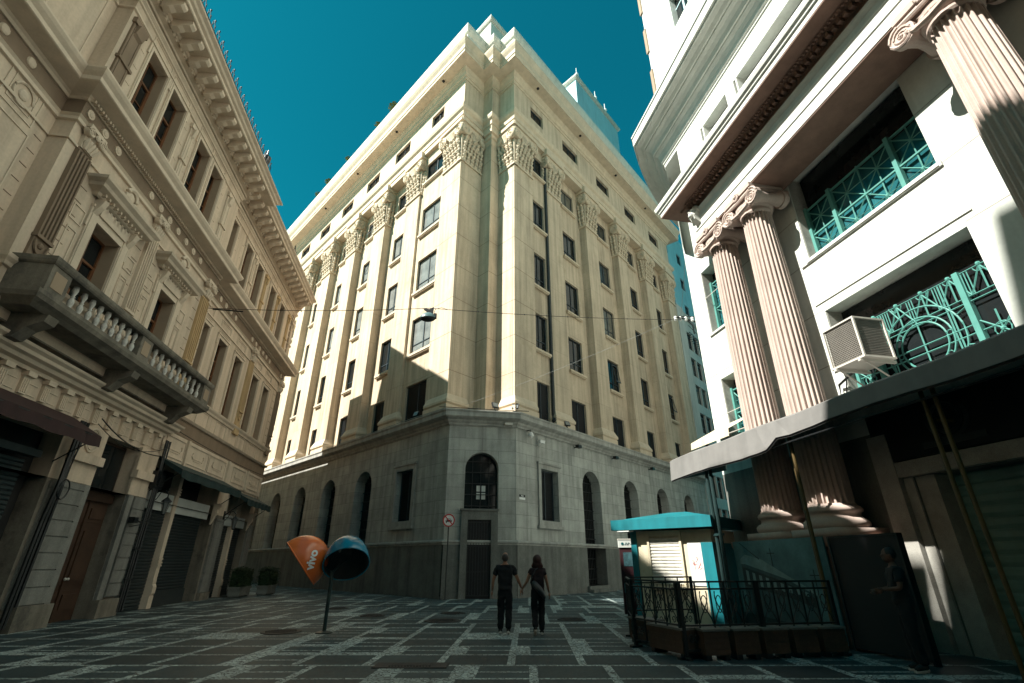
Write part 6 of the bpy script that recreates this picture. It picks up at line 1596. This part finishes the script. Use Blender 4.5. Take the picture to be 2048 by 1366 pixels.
for k, s in enumerate((5.6, 10.2, 15.8)):
    a = MB(); a.tube([(0,0,0),(0,.3,.05)], .03, 6); b = MB(); b.box(-.18,.18,.22,.45,-.05,.13)
    fixture('wall_spotlight', ('black spotlight under the ledge next to the bullet camera','middle one of three black spotlights under the ledge','black spotlight under the ledge above the far arched windows')[k], 'spotlight', FB.at(s,.0,7.95), [('bracket',a,m_black),('lamp_head',b,m_black)], 'black spotlights under the ledge')
for k, (fr, s, lab, tilt) in enumerate(((FC,2.35,'square floodlight on the ledge directly over the arched window',25),(FC,3.5,'square floodlight on the ledge directly over the dome camera',-30),(FB,4.6,'black floodlight on the ledge beside the down-pipe',-20),(FA,2.9,'black floodlight on the ledge below the sunlit windows',10))):
    a = MB(); a.box(-.18,.18,.0,.1,-.15,.17); b = MB(); b.box(-.15,.15,.1,.105,-.12,.14); c = MB(); c.tube([(0,-.05,-.28),(0,-.05,0)], .03, 5)
    fixture('floodlight', lab, 'floodlight', fr.at(s,.2,9.2) @ Matrix.Rotation(R_(tilt),4,'Z') @ Matrix.Rotation(R_(25),4,'X'), [('housing',a,m_black),('lens',b,m_glasslit),('bracket',c,m_black)], 'floodlights on the stone ledge')
q = FC.mb(); q.tube([(-.6,.3,8.97),(1,.34,8.95),(2.5,.3,8.96),(4.2,.35,8.97)], .02, 5); q2 = FA.mb(); q2.tube([(.1,.35,8.95),(4,.4,8.98),(9,.35,8.95),(14,.4,8.97)], .018, 5)
tag(put('ledge_cable', q, m_cable, None, FC.M), 'black cable lying along the ledge over the corner door', 'cable'); tag(put('ledge_cable', q2, m_cablew, None, FA.M), 'grey cable lying along the ledge of the sunlit front', 'cable')
ss = thing('street_name_plate', 'small black and white street name plate on the stone wall', 'sign', FB.at(.46,.0,4.58))
q = MB(); q.box(-.23,.23,.004,.02,.0,.12); put('upper_plate', q, m_blackp, ss); q = MB(); q.box(-.23,.23,.004,.02,-.12,-.005); put('lower_plate', q, m_white, ss)
me = text_mesh('RUA', .1, .003)
put('lettering', me, m_white, ss, T(0,.023,.06) @ Matrix.Rotation(PI,4,'Z') @ Matrix.Rotation(PI/2,4,'X'))
# weeds growing on the roof edge
rng = random.Random(11)
for k, (s, h, lab) in enumerate(((11.5,.8,'largest tuft of weeds on the roof edge'),(14.2,.5,'small weed tuft on the roof edge next to the largest one'),(20.5,.5,'small weed tuft half way along the roof edge'),(25.5,.7,'weed tuft on the roof edge near the cream building cornice'),(28.2,.55,'last weed tuft on the roof edge, at the far end from the stepped corner'))):
    r = thing('roof_weed', lab, 'plant', FA.at(s,.1,40.85), 'weeds on the roof edge')
    q = MB()
    for i in range(5): q.tube([(0,0,0),(rng.uniform(-.2,.2),rng.uniform(-.1,.2),h*.6),(rng.uniform(-.4,.4),rng.uniform(-.1,.3),h)], .02, 4)
    put('stem', q, m_planter, r)
    q = MB(); leaves(q, (0,.1,h*.75), (h*.7,.4,h*.6), int(220*h), .11, rng); put('leaf', q, m_leaf2, r)
